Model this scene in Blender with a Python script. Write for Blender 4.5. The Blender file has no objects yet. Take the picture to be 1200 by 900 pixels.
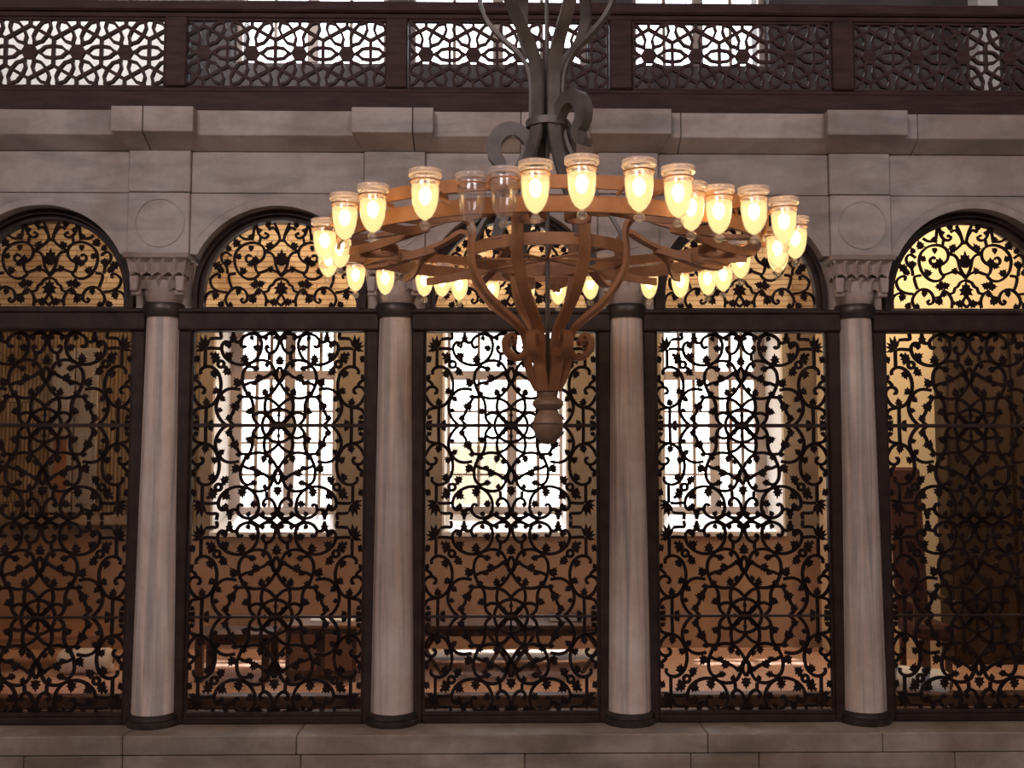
import bpy, bmesh, math, random
from mathutils import Vector, Matrix
random.seed(7)
PI = math.pi
C = bpy.context.scene.collection
scn = bpy.context.scene

# ---------------------------------------------------------------- camera
EYE = 2.20
FPX = 1167.0
PITCH, YAW = math.radians(4.233), math.radians(0.919)
cam_d = bpy.data.cameras.new('camera')
cam_d.sensor_fit = 'HORIZONTAL'; cam_d.sensor_width = 36.0
cam_d.lens = 36.0 * FPX / 1200.0
cam_d.clip_start = 0.05; cam_d.clip_end = 200
cam = bpy.data.objects.new('camera', cam_d); C.objects.link(cam)
cam.location = (0, 0, EYE)
cam.rotation_euler = (PI / 2 + PITCH, 0, -YAW)
scn.camera = cam

# ---------------------------------------------------------------- world (daylight sky outside the windows)
world = bpy.data.worlds.new('sky'); scn.world = world
world.use_nodes = True
wn = world.node_tree; wn.nodes.clear()
w_out = wn.nodes.new('ShaderNodeOutputWorld'); w_bg = wn.nodes.new('ShaderNodeBackground')
w_tc = wn.nodes.new('ShaderNodeTexCoord'); w_sep = wn.nodes.new('ShaderNodeSeparateXYZ'); w_rmp = wn.nodes.new('ShaderNodeValToRGB')
wn.links.new(w_tc.outputs['Generated'], w_sep.inputs[0]); wn.links.new(w_sep.outputs['Z'], w_rmp.inputs['Fac'])
w_rmp.color_ramp.elements[0].position = 0.0; w_rmp.color_ramp.elements[0].color = (1.0, 0.97, 0.93, 1)
w_rmp.color_ramp.elements[1].position = 0.6; w_rmp.color_ramp.elements[1].color = (0.80, 0.87, 1.0, 1)
wn.links.new(w_rmp.outputs['Color'], w_bg.inputs['Color'])
w_bg.inputs['Strength'].default_value = 7.0
wn.links.new(w_bg.outputs[0], w_out.inputs['Surface'])

# ---------------------------------------------------------------- sun, high behind the windows
sd_ = bpy.data.lights.new('sun', 'SUN'); sd_.energy = 13.0; sd_.angle = math.radians(2.0); sd_.color = (1.0, 0.96, 0.92)
sun = bpy.data.objects.new('sun', sd_); C.objects.link(sun)
sun.rotation_euler = (-Vector((-0.02, 0.42, 0.91))).to_track_quat('-Z', 'Y').to_euler()

# ---------------------------------------------------------------- large lights
def area(name, loc, target, sx, sy, power, col, portal=False):
    d = bpy.data.lights.new(name, 'AREA'); d.shape = 'RECTANGLE'; d.size = sx; d.size_y = sy
    d.energy = power; d.color = col
    o = bpy.data.objects.new(name, d); C.objects.link(o); o.location = loc
    v = Vector(target) - Vector(loc)
    o.rotation_euler = v.to_track_quat('-Z', 'Y').to_euler()
    if portal: d.cycles.is_portal = True
    return o
def point(name, loc, power, col, rad=0.06):
    d = bpy.data.lights.new(name, 'POINT'); d.energy = power; d.color = col; d.shadow_soft_size = rad
    o = bpy.data.objects.new(name, d); C.objects.link(o); o.location = loc
    return o
# fill lamps added behind the camera, standing for unseen high hall windows
area('hall_fill', (-4.0, -4.6, 8.2), (0.5, 6.5, 2.6), 4.0, 2.4, 400, (1.0, 0.89, 0.90))
area('hall_fill', (4.6, -4.6, 8.2), (0.5, 6.5, 2.6), 4.0, 2.4, 210, (1.0, 0.89, 0.90))
# lamps added out of frame to brighten the upper gallery walls
area('gallery_fill', (-3.2, 7.3, 7.6), (-3.6, 8.8, 5.8), 1.6, 0.8, 95, (1.0, 0.98, 0.97))
area('gallery_fill', (3.6, 7.2, 7.6), (3.2, 9.0, 5.4), 1.6, 0.8, 5, (1.0, 0.98, 0.97))
# warm lamps of the library room, under its ceiling
WARM = (1.0, 0.66, 0.35)
for lx, ly, pw in ((-1.45, 8.2, 42), (0.1, 8.2, 42), (1.6, 8.2, 30), (-2.9, 7.6, 48)):
    point('room_lamp', (lx, ly, EYE + 2.08), pw, WARM)
point('room_lamp', (3.5, 7.4, EYE + 1.95), 105, (1.0, 0.74, 0.42))

scn.view_settings.view_transform = 'Standard'
scn.view_settings.look = 'None'
scn.view_settings.exposure = 0.0
scn.view_settings.gamma = 1.0
scn.view_settings.use_curve_mapping = False
scn.cycles.max_bounces = 8
scn.cycles.transparent_max_bounces = 24
scn.cycles.sample_clamp_indirect = 4.0

# ---------------------------------------------------------------- helpers
def at(u, v, Y):
    """world point seen at photo pixel (u, v) of the 1200x900 frame, on the upright plane y = Y"""
    a, b = (u - 600) / FPX, (450 - v) / FPX
    cy, sy, cp, sp = math.cos(YAW), math.sin(YAW), math.cos(PITCH), math.sin(PITCH)
    d = Vector((sy * cp + cy * a - sy * sp * b, cy * cp - sy * a - cy * sp * b, sp + cp * b))
    d *= Y / d.y
    return Vector((d.x, Y, d.z + EYE))
def AX(u, Y, v=550): return at(u, v, Y).x
def AZ(v, Y, u=600): return at(u, v, Y).z

def node_mat(name, rough=0.7, metal=0.0):
    m = bpy.data.materials.new(name); m.use_nodes = True
    nt = m.node_tree
    b = nt.nodes['Principled BSDF']
    b.inputs['Roughness'].default_value = rough; b.inputs['Metallic'].default_value = metal
    return m, nt, b
def noise_mat(name, c1, c2, scale=4.0, rough=0.7, metal=0.0, stretch=(1, 1, 1), detail=6, bump=0.0, bscale=40, lo=0.35, hi=0.65):
    m, nt, b = node_mat(name, rough, metal)
    N, L = nt.nodes, nt.links
    g = N.new('ShaderNodeNewGeometry'); mp = N.new('ShaderNodeMapping'); mp.inputs['Scale'].default_value = stretch
    L.new(g.outputs['Position'], mp.inputs['Vector'])
    n = N.new('ShaderNodeTexNoise'); n.inputs['Scale'].default_value = scale; n.inputs['Detail'].default_value = detail
    L.new(mp.outputs[0], n.inputs['Vector'])
    r = N.new('ShaderNodeValToRGB')
    r.color_ramp.elements[0].position = lo; r.color_ramp.elements[0].color = (*c1, 1)
    r.color_ramp.elements[1].position = hi; r.color_ramp.elements[1].color = (*c2, 1)
    L.new(n.outputs['Fac'], r.inputs['Fac']); L.new(r.outputs['Color'], b.inputs['Base Color'])
    if bump:
        n2 = N.new('ShaderNodeTexNoise'); n2.inputs['Scale'].default_value = bscale; n2.inputs['Detail'].default_value = 4
        L.new(g.outputs['Position'], n2.inputs['Vector'])
        bp = N.new('ShaderNodeBump'); bp.inputs['Strength'].default_value = bump; bp.inputs['Distance'].default_value = 0.01
        L.new(n2.outputs['Fac'], bp.inputs['Height']); L.new(bp.outputs[0], b.inputs['Normal'])
    return m
def marble_mat(name, base, vein, grime, stretch, wscale=2.5):
    m, nt, b = node_mat(name, 0.55)
    N, L = nt.nodes, nt.links
    g = N.new('ShaderNodeNewGeometry'); mp = N.new('ShaderNodeMapping'); mp.inputs['Scale'].default_value = stretch
    L.new(g.outputs['Position'], mp.inputs['Vector'])
    n = N.new('ShaderNodeTexNoise'); n.inputs['Scale'].default_value = wscale; n.inputs['Detail'].default_value = 8; n.inputs['Distortion'].default_value = 0.6
    L.new(mp.outputs[0], n.inputs['Vector'])
    r = N.new('ShaderNodeValToRGB'); r.color_ramp.elements[0].position = 0.34; r.color_ramp.elements[0].color = (*vein, 1)
    r.color_ramp.elements[1].position = 0.56; r.color_ramp.elements[1].color = (*base, 1)
    L.new(n.outputs['Fac'], r.inputs['Fac'])
    n2 = N.new('ShaderNodeTexNoise'); n2.inputs['Scale'].default_value = 1.7; n2.inputs['Detail'].default_value = 10; n2.inputs['Roughness'].default_value = 0.7
    L.new(g.outputs['Position'], n2.inputs['Vector'])
    r2 = N.new('ShaderNodeValToRGB'); r2.color_ramp.elements[0].position = 0.40; r2.color_ramp.elements[0].color = (*grime, 1)
    r2.color_ramp.elements[1].position = 0.62; r2.color_ramp.elements[1].color = (1, 1, 1, 1)
    L.new(n2.outputs['Fac'], r2.inputs['Fac'])
    mx = N.new('ShaderNodeMix'); mx.data_type = 'RGBA'; mx.blend_type = 'MULTIPLY'; mx.inputs['Factor'].default_value = 1.0
    L.new(r.outputs['Color'], mx.inputs['A']); L.new(r2.outputs['Color'], mx.inputs['B'])
    oi = N.new('ShaderNodeObjectInfo')
    hsv = N.new('ShaderNodeHueSaturation')
    mr = N.new('ShaderNodeMapRange'); mr.inputs['To Min'].default_value = 0.86; mr.inputs['To Max'].default_value = 1.08
    L.new(oi.outputs['Random'], mr.inputs['Value']); L.new(mr.outputs[0], hsv.inputs['Value'])
    L.new(mx.outputs['Result'], hsv.inputs['Color'])
    L.new(hsv.outputs['Color'], b.inputs['Base Color'])
    n3 = N.new('ShaderNodeTexNoise'); n3.inputs['Scale'].default_value = 28; n3.inputs['Detail'].default_value = 5
    L.new(g.outputs['Position'], n3.inputs['Vector'])
    bp = N.new('ShaderNodeBump'); bp.inputs['Strength'].default_value = 0.12; bp.inputs['Distance'].default_value = 0.01
    L.new(n3.outputs['Fac'], bp.inputs['Height']); L.new(bp.outputs[0], b.inputs['Normal'])
    return m
def emit_mat(name, col, s, mixt=0.0):
    m = bpy.data.materials.new(name); m.use_nodes = True; nt = m.node_tree; nt.nodes.clear()
    o = nt.nodes.new('ShaderNodeOutputMaterial'); e = nt.nodes.new('ShaderNodeEmission')
    e.inputs['Color'].default_value = (*col, 1); e.inputs['Strength'].default_value = s
    if mixt > 0:
        t = nt.nodes.new('ShaderNodeBsdfTransparent'); x = nt.nodes.new('ShaderNodeMixShader'); x.inputs[0].default_value = mixt
        nt.links.new(e.outputs[0], x.inputs[1]); nt.links.new(t.outputs[0], x.inputs[2]); nt.links.new(x.outputs[0], o.inputs[0])
    else:
        nt.links.new(e.outputs[0], o.inputs[0])
    return m
def thin_glass(name, tint, gloss, rough=0.05):
    m = bpy.data.materials.new(name); m.use_nodes = True; nt = m.node_tree; nt.nodes.clear()
    o = nt.nodes.new('ShaderNodeOutputMaterial'); t = nt.nodes.new('ShaderNodeBsdfTransparent'); t.inputs['Color'].default_value = (*tint, 1)
    gl = nt.nodes.new('ShaderNodeBsdfGlossy'); gl.inputs['Roughness'].default_value = rough
    fr = nt.nodes.new('ShaderNodeLayerWeight'); fr.inputs['Blend'].default_value = 0.5
    pw = nt.nodes.new('ShaderNodeMath'); pw.operation = 'POWER'; pw.inputs[1].default_value = 3.5
    ma = nt.nodes.new('ShaderNodeMath'); ma.operation = 'MULTIPLY_ADD'; ma.inputs[1].default_value = min(1.0, gloss*3); ma.inputs[2].default_value = gloss*0.3
    ma.use_clamp = True
    nt.links.new(fr.outputs['Facing'], pw.inputs[0]); nt.links.new(pw.outputs[0], ma.inputs[0])
    x = nt.nodes.new('ShaderNodeMixShader')
    nt.links.new(ma.outputs[0], x.inputs[0]); nt.links.new(t.outputs[0], x.inputs[1]); nt.links.new(gl.outputs[0], x.inputs[2])
    nt.links.new(x.outputs[0], o.inputs[0])
    return m

M = {}
M['marble'] = marble_mat('grey_marble', (0.51, 0.435, 0.41), (0.36, 0.32, 0.315), (0.74, 0.66, 0.61), (0.7, 0.7, 3.2))
M['shaft'] = marble_mat('column_marble', (0.76, 0.62, 0.54), (0.43, 0.375, 0.355), (0.80, 0.71, 0.66), (9, 9, 0.30), 2.0)
M['capital'] = marble_mat('capital_marble', (0.54, 0.44, 0.40), (0.44, 0.35, 0.32), (0.70, 0.60, 0.55), (2, 2, 2))
M['ledge'] = marble_mat('ledge_marble', (0.41, 0.33, 0.27), (0.29, 0.235, 0.195), (0.62, 0.56, 0.5), (0.6, 0.6, 3))
M['mortar'] = noise_mat('dark_joint', (0.07, 0.05, 0.045), (0.11, 0.085, 0.075), 8, 0.9)
M['iron'] = noise_mat('dark_iron', (0.024, 0.013, 0.012), (0.048, 0.026, 0.022), 9, 0.55, 0.0, bump=0.15)
M['lattice_iron'] = noise_mat('scroll_iron', (0.011, 0.006, 0.006), (0.023, 0.013, 0.012), 14, 0.9, 0.0)
M['lattice_iron'].node_tree.nodes['Principled BSDF'].inputs['Specular IOR Level'].default_value = 0.15
for k_ in ('iron',): M[k_].node_tree.nodes['Principled BSDF'].inputs['Specular IOR Level'].default_value = 0.25
M['bronze'] = noise_mat('bronze_ring', (0.045, 0.036, 0.035), (0.085, 0.065, 0.058), 12, 0.4, 0.5)
M['rail'] = noise_mat('dark_rail_wood', (0.044, 0.021, 0.021), (0.072, 0.036, 0.034), 5, 0.6, 0.0, (1, 1, 6), bump=0.1)
M['rail'].node_tree.nodes['Principled BSDF'].inputs['Specular IOR Level'].default_value = 0.2
M['chand'] = noise_mat('chandelier_iron', (0.30, 0.125, 0.050), (0.43, 0.19, 0.078), 8, 0.6, 0.0, bump=0.1, bscale=60)
M['stem'] = noise_mat('grey_iron', (0.105, 0.085, 0.080), (0.175, 0.145, 0.13), 8, 0.5, 0.2, bump=0.1, bscale=60)
M['finial'] = noise_mat('finial_wood', (0.17, 0.095, 0.055), (0.25, 0.145, 0.085), 8, 0.5, 0.1)
M['plaster'] = noise_mat('white_plaster', (0.66, 0.63, 0.61), (0.78, 0.75, 0.72), 3, 0.9)
M['cream'] = noise_mat('cream_plaster', (0.66, 0.55, 0.40), (0.74, 0.62, 0.46), 2, 0.9)
M['dim'] = noise_mat('grey_plaster', (0.22, 0.20, 0.20), (0.30, 0.275, 0.27), 3, 0.9)
M['dark_wall'] = noise_mat('dark_grey_wall', (0.070, 0.058, 0.060), (0.11, 0.09, 0.09), 3, 0.9)  # plain dark grey for the upper rear wall
M['winwood'] = noise_mat('window_wood', (0.40, 0.32, 0.29), (0.50, 0.41, 0.37), 6, 0.6, 0, (1, 1, 0.3))
M['bar'] = noise_mat('glazing_bar_wood', (0.26, 0.19, 0.15), (0.34, 0.26, 0.20), 6, 0.6)
M['sill'] = noise_mat('white_sill', (0.74, 0.72, 0.72), (0.82, 0.80, 0.79), 5, 0.4)
M['floor'] = noise_mat('pink_carpet', (0.52, 0.31, 0.235), (0.64, 0.42, 0.33), 18, 0.42, 0, bump=0.2, bscale=90)
M['hall'] = noise_mat('hall_stone', (0.25, 0.22, 0.21), (0.34, 0.30, 0.28), 2, 0.8)
M['wood'] = noise_mat('dark_brown_wood', (0.050, 0.024, 0.018), (0.095, 0.046, 0.032), 7, 0.35, 0, (1, 1, 0.25))
M['ebony'] = noise_mat('black_brown_wood', (0.020, 0.010, 0.008), (0.040, 0.020, 0.014), 7, 0.45, 0, (1, 1, 0.25))
M['midwood'] = noise_mat('brown_wood', (0.16, 0.075, 0.045), (0.24, 0.12, 0.07), 7, 0.35, 0, (0.3, 1, 1))
M['red'] = noise_mat('dark_red_cloth', (0.040, 0.011, 0.011), (0.065, 0.018, 0.016), 30, 0.9)
M['pale_cloth'] = noise_mat('pale_cloth', (0.58, 0.50, 0.44), (0.70, 0.62, 0.55), 12, 0.9)
M['blue_cloth'] = noise_mat('blue_cloth', (0.14, 0.15, 0.24), (0.2, 0.21, 0.32), 12, 0.9)
M['paper'] = noise_mat('white_paper', (0.74, 0.72, 0.70), (0.82, 0.80, 0.78), 12, 0.7)
M['outside'] = noise_mat('pale_paving', (0.62, 0.58, 0.52), (0.72, 0.68, 0.62), 3, 0.9)
nm_ = bpy.data.materials.new('net_cloth'); nm_.use_nodes = True; nn_ = nm_.node_tree; nn_.nodes.clear()
no_ = nn_.nodes.new('ShaderNodeOutputMaterial'); ntl = nn_.nodes.new('ShaderNodeBsdfTranslucent'); ntr = nn_.nodes.new('ShaderNodeBsdfTransparent'); nmx = nn_.nodes.new('ShaderNodeMixShader')
ntl.inputs['Color'].default_value = (0.46, 0.41, 0.34, 1); nmx.inputs[0].default_value = 0.02
nn_.links.new(ntl.outputs[0], nmx.inputs[1]); nn_.links.new(ntr.outputs[0], nmx.inputs[2]); nn_.links.new(nmx.outputs[0], no_.inputs[0])
M['net'] = nm_
M['pane'] = thin_glass('window_glass', (0.96, 0.97, 0.97), 0.12)
M['lampglass'] = thin_glass('clear_lamp_glass', (0.97, 0.95, 0.92), 0.30, 0.04)
M['litglass'] = thin_glass('lit_lamp_glass', (1.0, 0.96, 0.88), 0.22, 0.06)
def milky(name, tint, k):
    m = thin_glass(name, tint, 0.35, 0.15); nt = m.node_tree
    o = next(n for n in nt.nodes if n.type == 'OUTPUT_MATERIAL'); src = o.inputs[0].links[0].from_socket
    df = nt.nodes.new('ShaderNodeBsdfTranslucent'); df.inputs['Color'].default_value = (0.95, 0.86, 0.82, 1)
    d2 = nt.nodes.new('ShaderNodeBsdfDiffuse'); d2.inputs['Color'].default_value = (0.95, 0.86, 0.82, 1)
    mx = nt.nodes.new('ShaderNodeMixShader'); nt.links.new(df.outputs[0], mx.inputs[1]); nt.links.new(d2.outputs[0], mx.inputs[2])
    m2 = nt.nodes.new('ShaderNodeMixShader'); m2.inputs[0].default_value = k
    nt.links.new(src, m2.inputs[1]); nt.links.new(mx.outputs[0], m2.inputs[2]); nt.links.new(m2.outputs[0], o.inputs[0])
    return m
M['rimglass'] = milky('milky_rim_glass', (1.0, 0.95, 0.93), 0.5)
M['lampglass'] = milky('clear_lamp_glass', (0.98, 0.95, 0.93), 0.09)
M['litglass'] = milky('lit_lamp_glass', (1.0, 0.97, 0.92), 0.12)
M['bulb'] = emit_mat('lit_bulb', (1.0, 0.66, 0.30), 40.0)
M['glow'] = emit_mat('glowing_frosted_glass', (1.0, 0.69, 0.29), 1.6, 0.30)

# tile wall: coursed brick colour (bricks a few pixels high), warm tan
def tile_mat(name, c1, c2, mort, bw, rh):
    m, nt, b = node_mat(name, 0.8)
    N, L = nt.nodes, nt.links
    g = N.new('ShaderNodeNewGeometry'); sp = N.new('ShaderNodeSeparateXYZ'); cb = N.new('ShaderNodeCombineXYZ')
    L.new(g.outputs['Position'], sp.inputs[0]); L.new(sp.outputs['X'], cb.inputs['X']); L.new(sp.outputs['Z'], cb.inputs['Y'])
    br = N.new('ShaderNodeTexBrick'); br.inputs['Scale'].default_value = 1.0
    br.inputs['Brick Width'].default_value = bw; br.inputs['Row Height'].default_value = rh; br.inputs['Mortar Size'].default_value = 0.006
    br.inputs['Color1'].default_value = (*c1, 1); br.inputs['Color2'].default_value = (*c2, 1); br.inputs['Mortar'].default_value = (*mort, 1)
    L.new(cb.outputs[0], br.inputs['Vector'])
    n = N.new('ShaderNodeTexNoise'); n.inputs['Scale'].default_value = 2.2; n.inputs['Detail'].default_value = 7
    L.new(g.outputs['Position'], n.inputs['Vector'])
    r = N.new('ShaderNodeValToRGB'); r.color_ramp.elements[0].position = 0.35; r.color_ramp.elements[0].color = (0.55, 0.45, 0.38, 1)
    r.color_ramp.elements[1].position = 0.6; r.color_ramp.elements[1].color = (1, 1, 1, 1)
    L.new(n.outputs['Fac'], r.inputs['Fac'])
    mx = N.new('ShaderNodeMix'); mx.data_type = 'RGBA'; mx.blend_type = 'MULTIPLY'; mx.inputs['Factor'].default_value = 1.0
    L.new(br.outputs['Color'], mx.inputs['A']); L.new(r.outputs['Color'], mx.inputs['B'])
    L.new(mx.outputs['Result'], b.inputs['Base Color'])
    return m
M['tile'] = tile_mat('coursed_tile', (0.66, 0.58, 0.46), (0.58, 0.48, 0.36), (0.38, 0.27, 0.19), 0.55, 0.050)
M['pier'] = noise_mat('grey_brown_plaster', (0.24, 0.195, 0.155), (0.33, 0.27, 0.22), 3, 0.85)
M['striped'] = tile_mat('striped_tile', (0.30, 0.22, 0.14), (0.22, 0.17, 0.11), (0.10, 0.07, 0.05), 0.035, 0.9)
M['brown'] = noise_mat('brown_dado', (0.27, 0.17, 0.115), (0.36, 0.235, 0.165), 3, 0.7)

# mesh builder
class MB:
    def __init__(s): s.v = []; s.f = []
    def add(s, vs, fs):
        o = len(s.v); s.v += [tuple(x) for x in vs]; s.f += [tuple(i + o for i in f) for f in fs]
    def box(s, lo, hi):
        (a, b, c), (d, e, f) = lo, hi
        s.add([(a,b,c),(d,b,c),(d,e,c),(a,e,c),(a,b,f),(d,b,f),(d,e,f),(a,e,f)],
              [(0,3,2,1),(4,5,6,7),(0,1,5,4),(1,2,6,5),(2,3,7,6),(3,0,4,7)])
    def prism(s, pts, a, b, axis='y'):
        """closed polygon pts (2D) extruded between a and b along axis; axis y: pts are (x, z)"""
        n = len(pts)
        def P(p, t):
            return (p[0], t, p[1]) if axis == 'y' else ((t, p[0], p[1]) if axis == 'x' else (p[0], p[1], t))
        s.add([P(p, a) for p in pts] + [P(p, b) for p in pts],
              [tuple(range(n)), tuple(range(2 * n - 1, n - 1, -1))] + [(i, i + n, (i + 1) % n + n, (i + 1) % n) for i in range(n)])
    def lathe(s, prof, n=24, c=(0, 0), cap=True):
        k = len(prof)
        vs = [(c[0] + r * math.cos(2*PI*j/n), c[1] + r * math.sin(2*PI*j/n), z) for (r, z) in prof for j in range(n)]
        fs = [(i*n + j, i*n + (j+1) % n, (i+1)*n + (j+1) % n, (i+1)*n + j) for i in range(k-1) for j in range(n)]
        if cap: fs += [tuple(range(n-1, -1, -1)), tuple((k-1)*n + j for j in range(n))]
        s.add(vs, fs)
    def sweep(s, path, w, t, side=None, closed=False, sides=None):
        """flat bar along a 3D path: w across (along the side vector), t through"""
        path = [Vector(p) for p in path]; n = len(path); vs = []
        for i, p in enumerate(path):
            a = path[(i-1) % n] if (closed or i > 0) else p
            b = path[(i+1) % n] if (closed or i < n-1) else p
            T = (b - a).normalized()
            S = Vector(sides[i]) if sides else Vector(side)
            S = (S - T * S.dot(T)).normalized(); N = T.cross(S)
            wi = w[i] if isinstance(w, (list, tuple)) else w
            ti = t[i] if isinstance(t, (list, tuple)) else t
            for x, y in ((-1,-1),(1,-1),(1,1),(-1,1)): vs.append(p + S*(x*wi/2) + N*(y*ti/2))
        fs = []
        m = n if closed else n-1
        for i in range(m):
            j = (i+1) % n
            for k in range(4): fs.append((i*4+k, i*4+(k+1) % 4, j*4+(k+1) % 4, j*4+k))
        if not closed: fs += [(0,3,2,1), tuple((n-1)*4 + k for k in (0,1,2,3))]
        s.add(vs, fs)
    def tube(s, path, r, n=6, closed=False):
        path = [Vector(p) for p in path]; m = len(path); vs = []
        for i, p in enumerate(path):
            a = path[(i-1) % m] if (closed or i > 0) else p
            b = path[(i+1) % m] if (closed or i < m-1) else p
            T = (b - a).normalized()
            S = T.cross(Vector((0, 0, 1))) if abs(T.z) < 0.95 else T.cross(Vector((1, 0, 0)))
            S.normalize(); N = T.cross(S)
            ri = r[i] if isinstance(r, (list, tuple)) else r
            for k in range(n): vs.append(p + S*ri*math.cos(2*PI*k/n) + N*ri*math.sin(2*PI*k/n))
        fs = []
        for i in range(m if closed else m-1):
            j = (i+1) % m
            for k in range(n): fs.append((i*n+k, i*n+(k+1) % n, j*n+(k+1) % n, j*n+k))
        if not closed: fs += [tuple(range(n-1, -1, -1)), tuple((m-1)*n + k for k in range(n))]
        s.add(vs, fs)
    def mesh(s, name, mat, smooth=False, bevel=0.0):
        me = bpy.data.meshes.new(name); me.from_pydata(s.v, [], s.f)
        bm = bmesh.new(); bm.from_mesh(me)
        bmesh.ops.recalc_face_normals(bm, faces=bm.faces)
        if bevel > 0:
            es = [e for e in bm.edges if len(e.link_faces) == 2 and e.calc_face_angle(0) > 0.5]
            bmesh.ops.bevel(bm, geom=es, offset=bevel, segments=1, affect='EDGES', clamp_overlap=True)
        bm.to_mesh(me); bm.free()
        me.materials.append(mat)
        if smooth:
            for p in me.polygons: p.use_smooth = True
            me.set_sharp_from_angle(angle=math.radians(smooth if smooth > 1 else 40))
        return me
def link(name, me, parent=None, loc=None, rz=0.0):
    o = bpy.data.objects.new(name, me); C.objects.link(o)
    if parent is not None: o.parent = parent
    if loc is not None: o.location = loc
    if rz: o.rotation_euler = (0, 0, rz)
    return o
def obj(name, mb, mat, parent=None, smooth=False, bevel=0.0, loc=None, rz=0.0):
    return link(name, mb.mesh(name, mat, smooth, bevel), parent, loc, rz)
def box(name, lo, hi, mat, parent=None, bevel=0.0):
    b = MB(); b.box(lo, hi); return obj(name, b, mat, parent, False, bevel)
def thing(name, label, cat, loc=(0, 0, 0), rz=0.0, group=None):
    o = bpy.data.objects.new(name, None); C.objects.link(o); o.location = loc; o.rotation_euler = (0, 0, rz)
    o.empty_display_size = 0.1
    o['label'] = label; o['category'] = cat
    if group: o['group'] = group
    return o
def struct_root(name):
    o = bpy.data.objects.new(name, None); C.objects.link(o); o['kind'] = 'structure'; return o
def struct(o): o['kind'] = 'structure'; return o
def tag(o, label, cat, group=None):
    o['label'] = label; o['category'] = cat
    if group: o['group'] = group
    return o
def smooth_path(pts, n=4, closed=False):
    """Catmull-Rom through 2D or 3D points"""
    P = [Vector(p) for p in pts]; m = len(P); out = []
    for i in range(m if closed else m-1):
        p0 = P[(i-1) % m] if (closed or i > 0) else P[0]*2 - P[1]
        p1 = P[i]; p2 = P[(i+1) % m]
        p3 = P[(i+2) % m] if (closed or i+2 < m) else P[m-1]*2 - P[m-2]
        for k in range(n):
            t = k / n
            out.append(0.5*((2*p1) + (p2-p0)*t + (2*p0-5*p1+4*p2-p3)*t*t + (3*p1-p0-3*p2+p3)*t**3))
    if not closed: out.append(P[-1])
    return out

# ---------------------------------------------------------------- key measures (z above world 0; the eye is at EYE)
BAY = 1.534; X0 = -2.201
CX = [X0 + BAY*i for i in range(-1, 6)]            # column axes; CX[1..4] stand in the frame
YF = 6.45                                          # face of the arcade wall
YC = 6.60                                          # plane of the columns and grilles
Z_LEDGE = EYE - 1.708
Z_NECK = EYE + 0.93
Z_SPRING = EYE + 1.075
R_ARCH = 0.574
Z_CAP = EYE + 1.325                                # top of the capitals
Z_COURSE = AZ(228, YF)
Z_CORN = AZ(179, YF)
Y_CORN = 6.33
Z_FASC = AZ(160, Y_CORN)
Z_TOP = AZ(131, Y_CORN)
XL, XR = CX[0] - 0.6, CX[6] + 0.2
Y_BACK = 9.10
Z_ROOF = Z_TOP

# ---------------------------------------------------------------- hall shell round the camera
HX0, HX1, HY0, HZ1 = -9.0, 9.0, -6.0, 10.0
struct(box('floor', (HX0, HY0, -0.2), (HX1, 6.3, 0.0), M['hall']))
struct(box('wall_back', (HX0, HY0-0.3, -0.2), (HX1, HY0, HZ1), M['hall']))
struct(box('wall_left', (HX0-0.3, HY0-0.3, -0.2), (HX0, 9.76, HZ1), M['hall']))
struct(box('wall_right', (HX1, HY0-0.3, -0.2), (HX1+0.3, 9.76, HZ1), M['hall']))
struct(box('ceiling', (HX0-0.3, HY0-0.3, HZ1), (HX1+0.3, 9.76, HZ1+0.3), M['dim']))
# plain wall past both ends of the arcade
for nm, a, b in (('wall_front_west', HX0, XL), ('wall_front_east', XR, HX1)):
    struct(box(nm, (a, YF, 0.0), (b, YF+0.35, Z_TOP), M['marble']))

struct(box('wall_front_west_pier', (XL, YF+0.05, Z_LEDGE), (CX[0]+0.115, YF+0.33, Z_CAP-0.04), M['marble']))
struct(box('wall_front_east_pier', (CX[5]-0.115, YF+0.05, Z_LEDGE), (XR, YF+0.33, Z_CAP-0.04), M['marble']))

# ---------------------------------------------------------------- ledge (stylobate) of marble slabs
ledge = struct_root('trim_1')
box('joint_core', (XL, 6.34, 0.0), (XR, 7.0, Z_LEDGE-0.012), M['mortar'], ledge)
YL = 6.30
cuts = [XL] + [AX(u, YL, 875) for u in (-260, 143, 347, 830, 1035)] + [XR]
zc1 = AZ(884, YL)
for a, b in zip(cuts[:-1], cuts[1:]):
    box('marble_slab', (a+0.002, YL, zc1+0.003), (b-0.002, 6.92, Z_LEDGE), M['ledge'], ledge, 0.006)
cuts2 = [XL] + [AX(u, YL, 890) for u in (-200, 27, 143, 352, 615, 810, 890, 1120)] + [XR]
for a, b in zip(cuts2[:-1], cuts2[1:]):
    box('marble_slab', (a+0.002, YL+0.004, 0.0), (b-0.002, 6.8, zc1-0.003), M['ledge'], ledge, 0.006)

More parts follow.
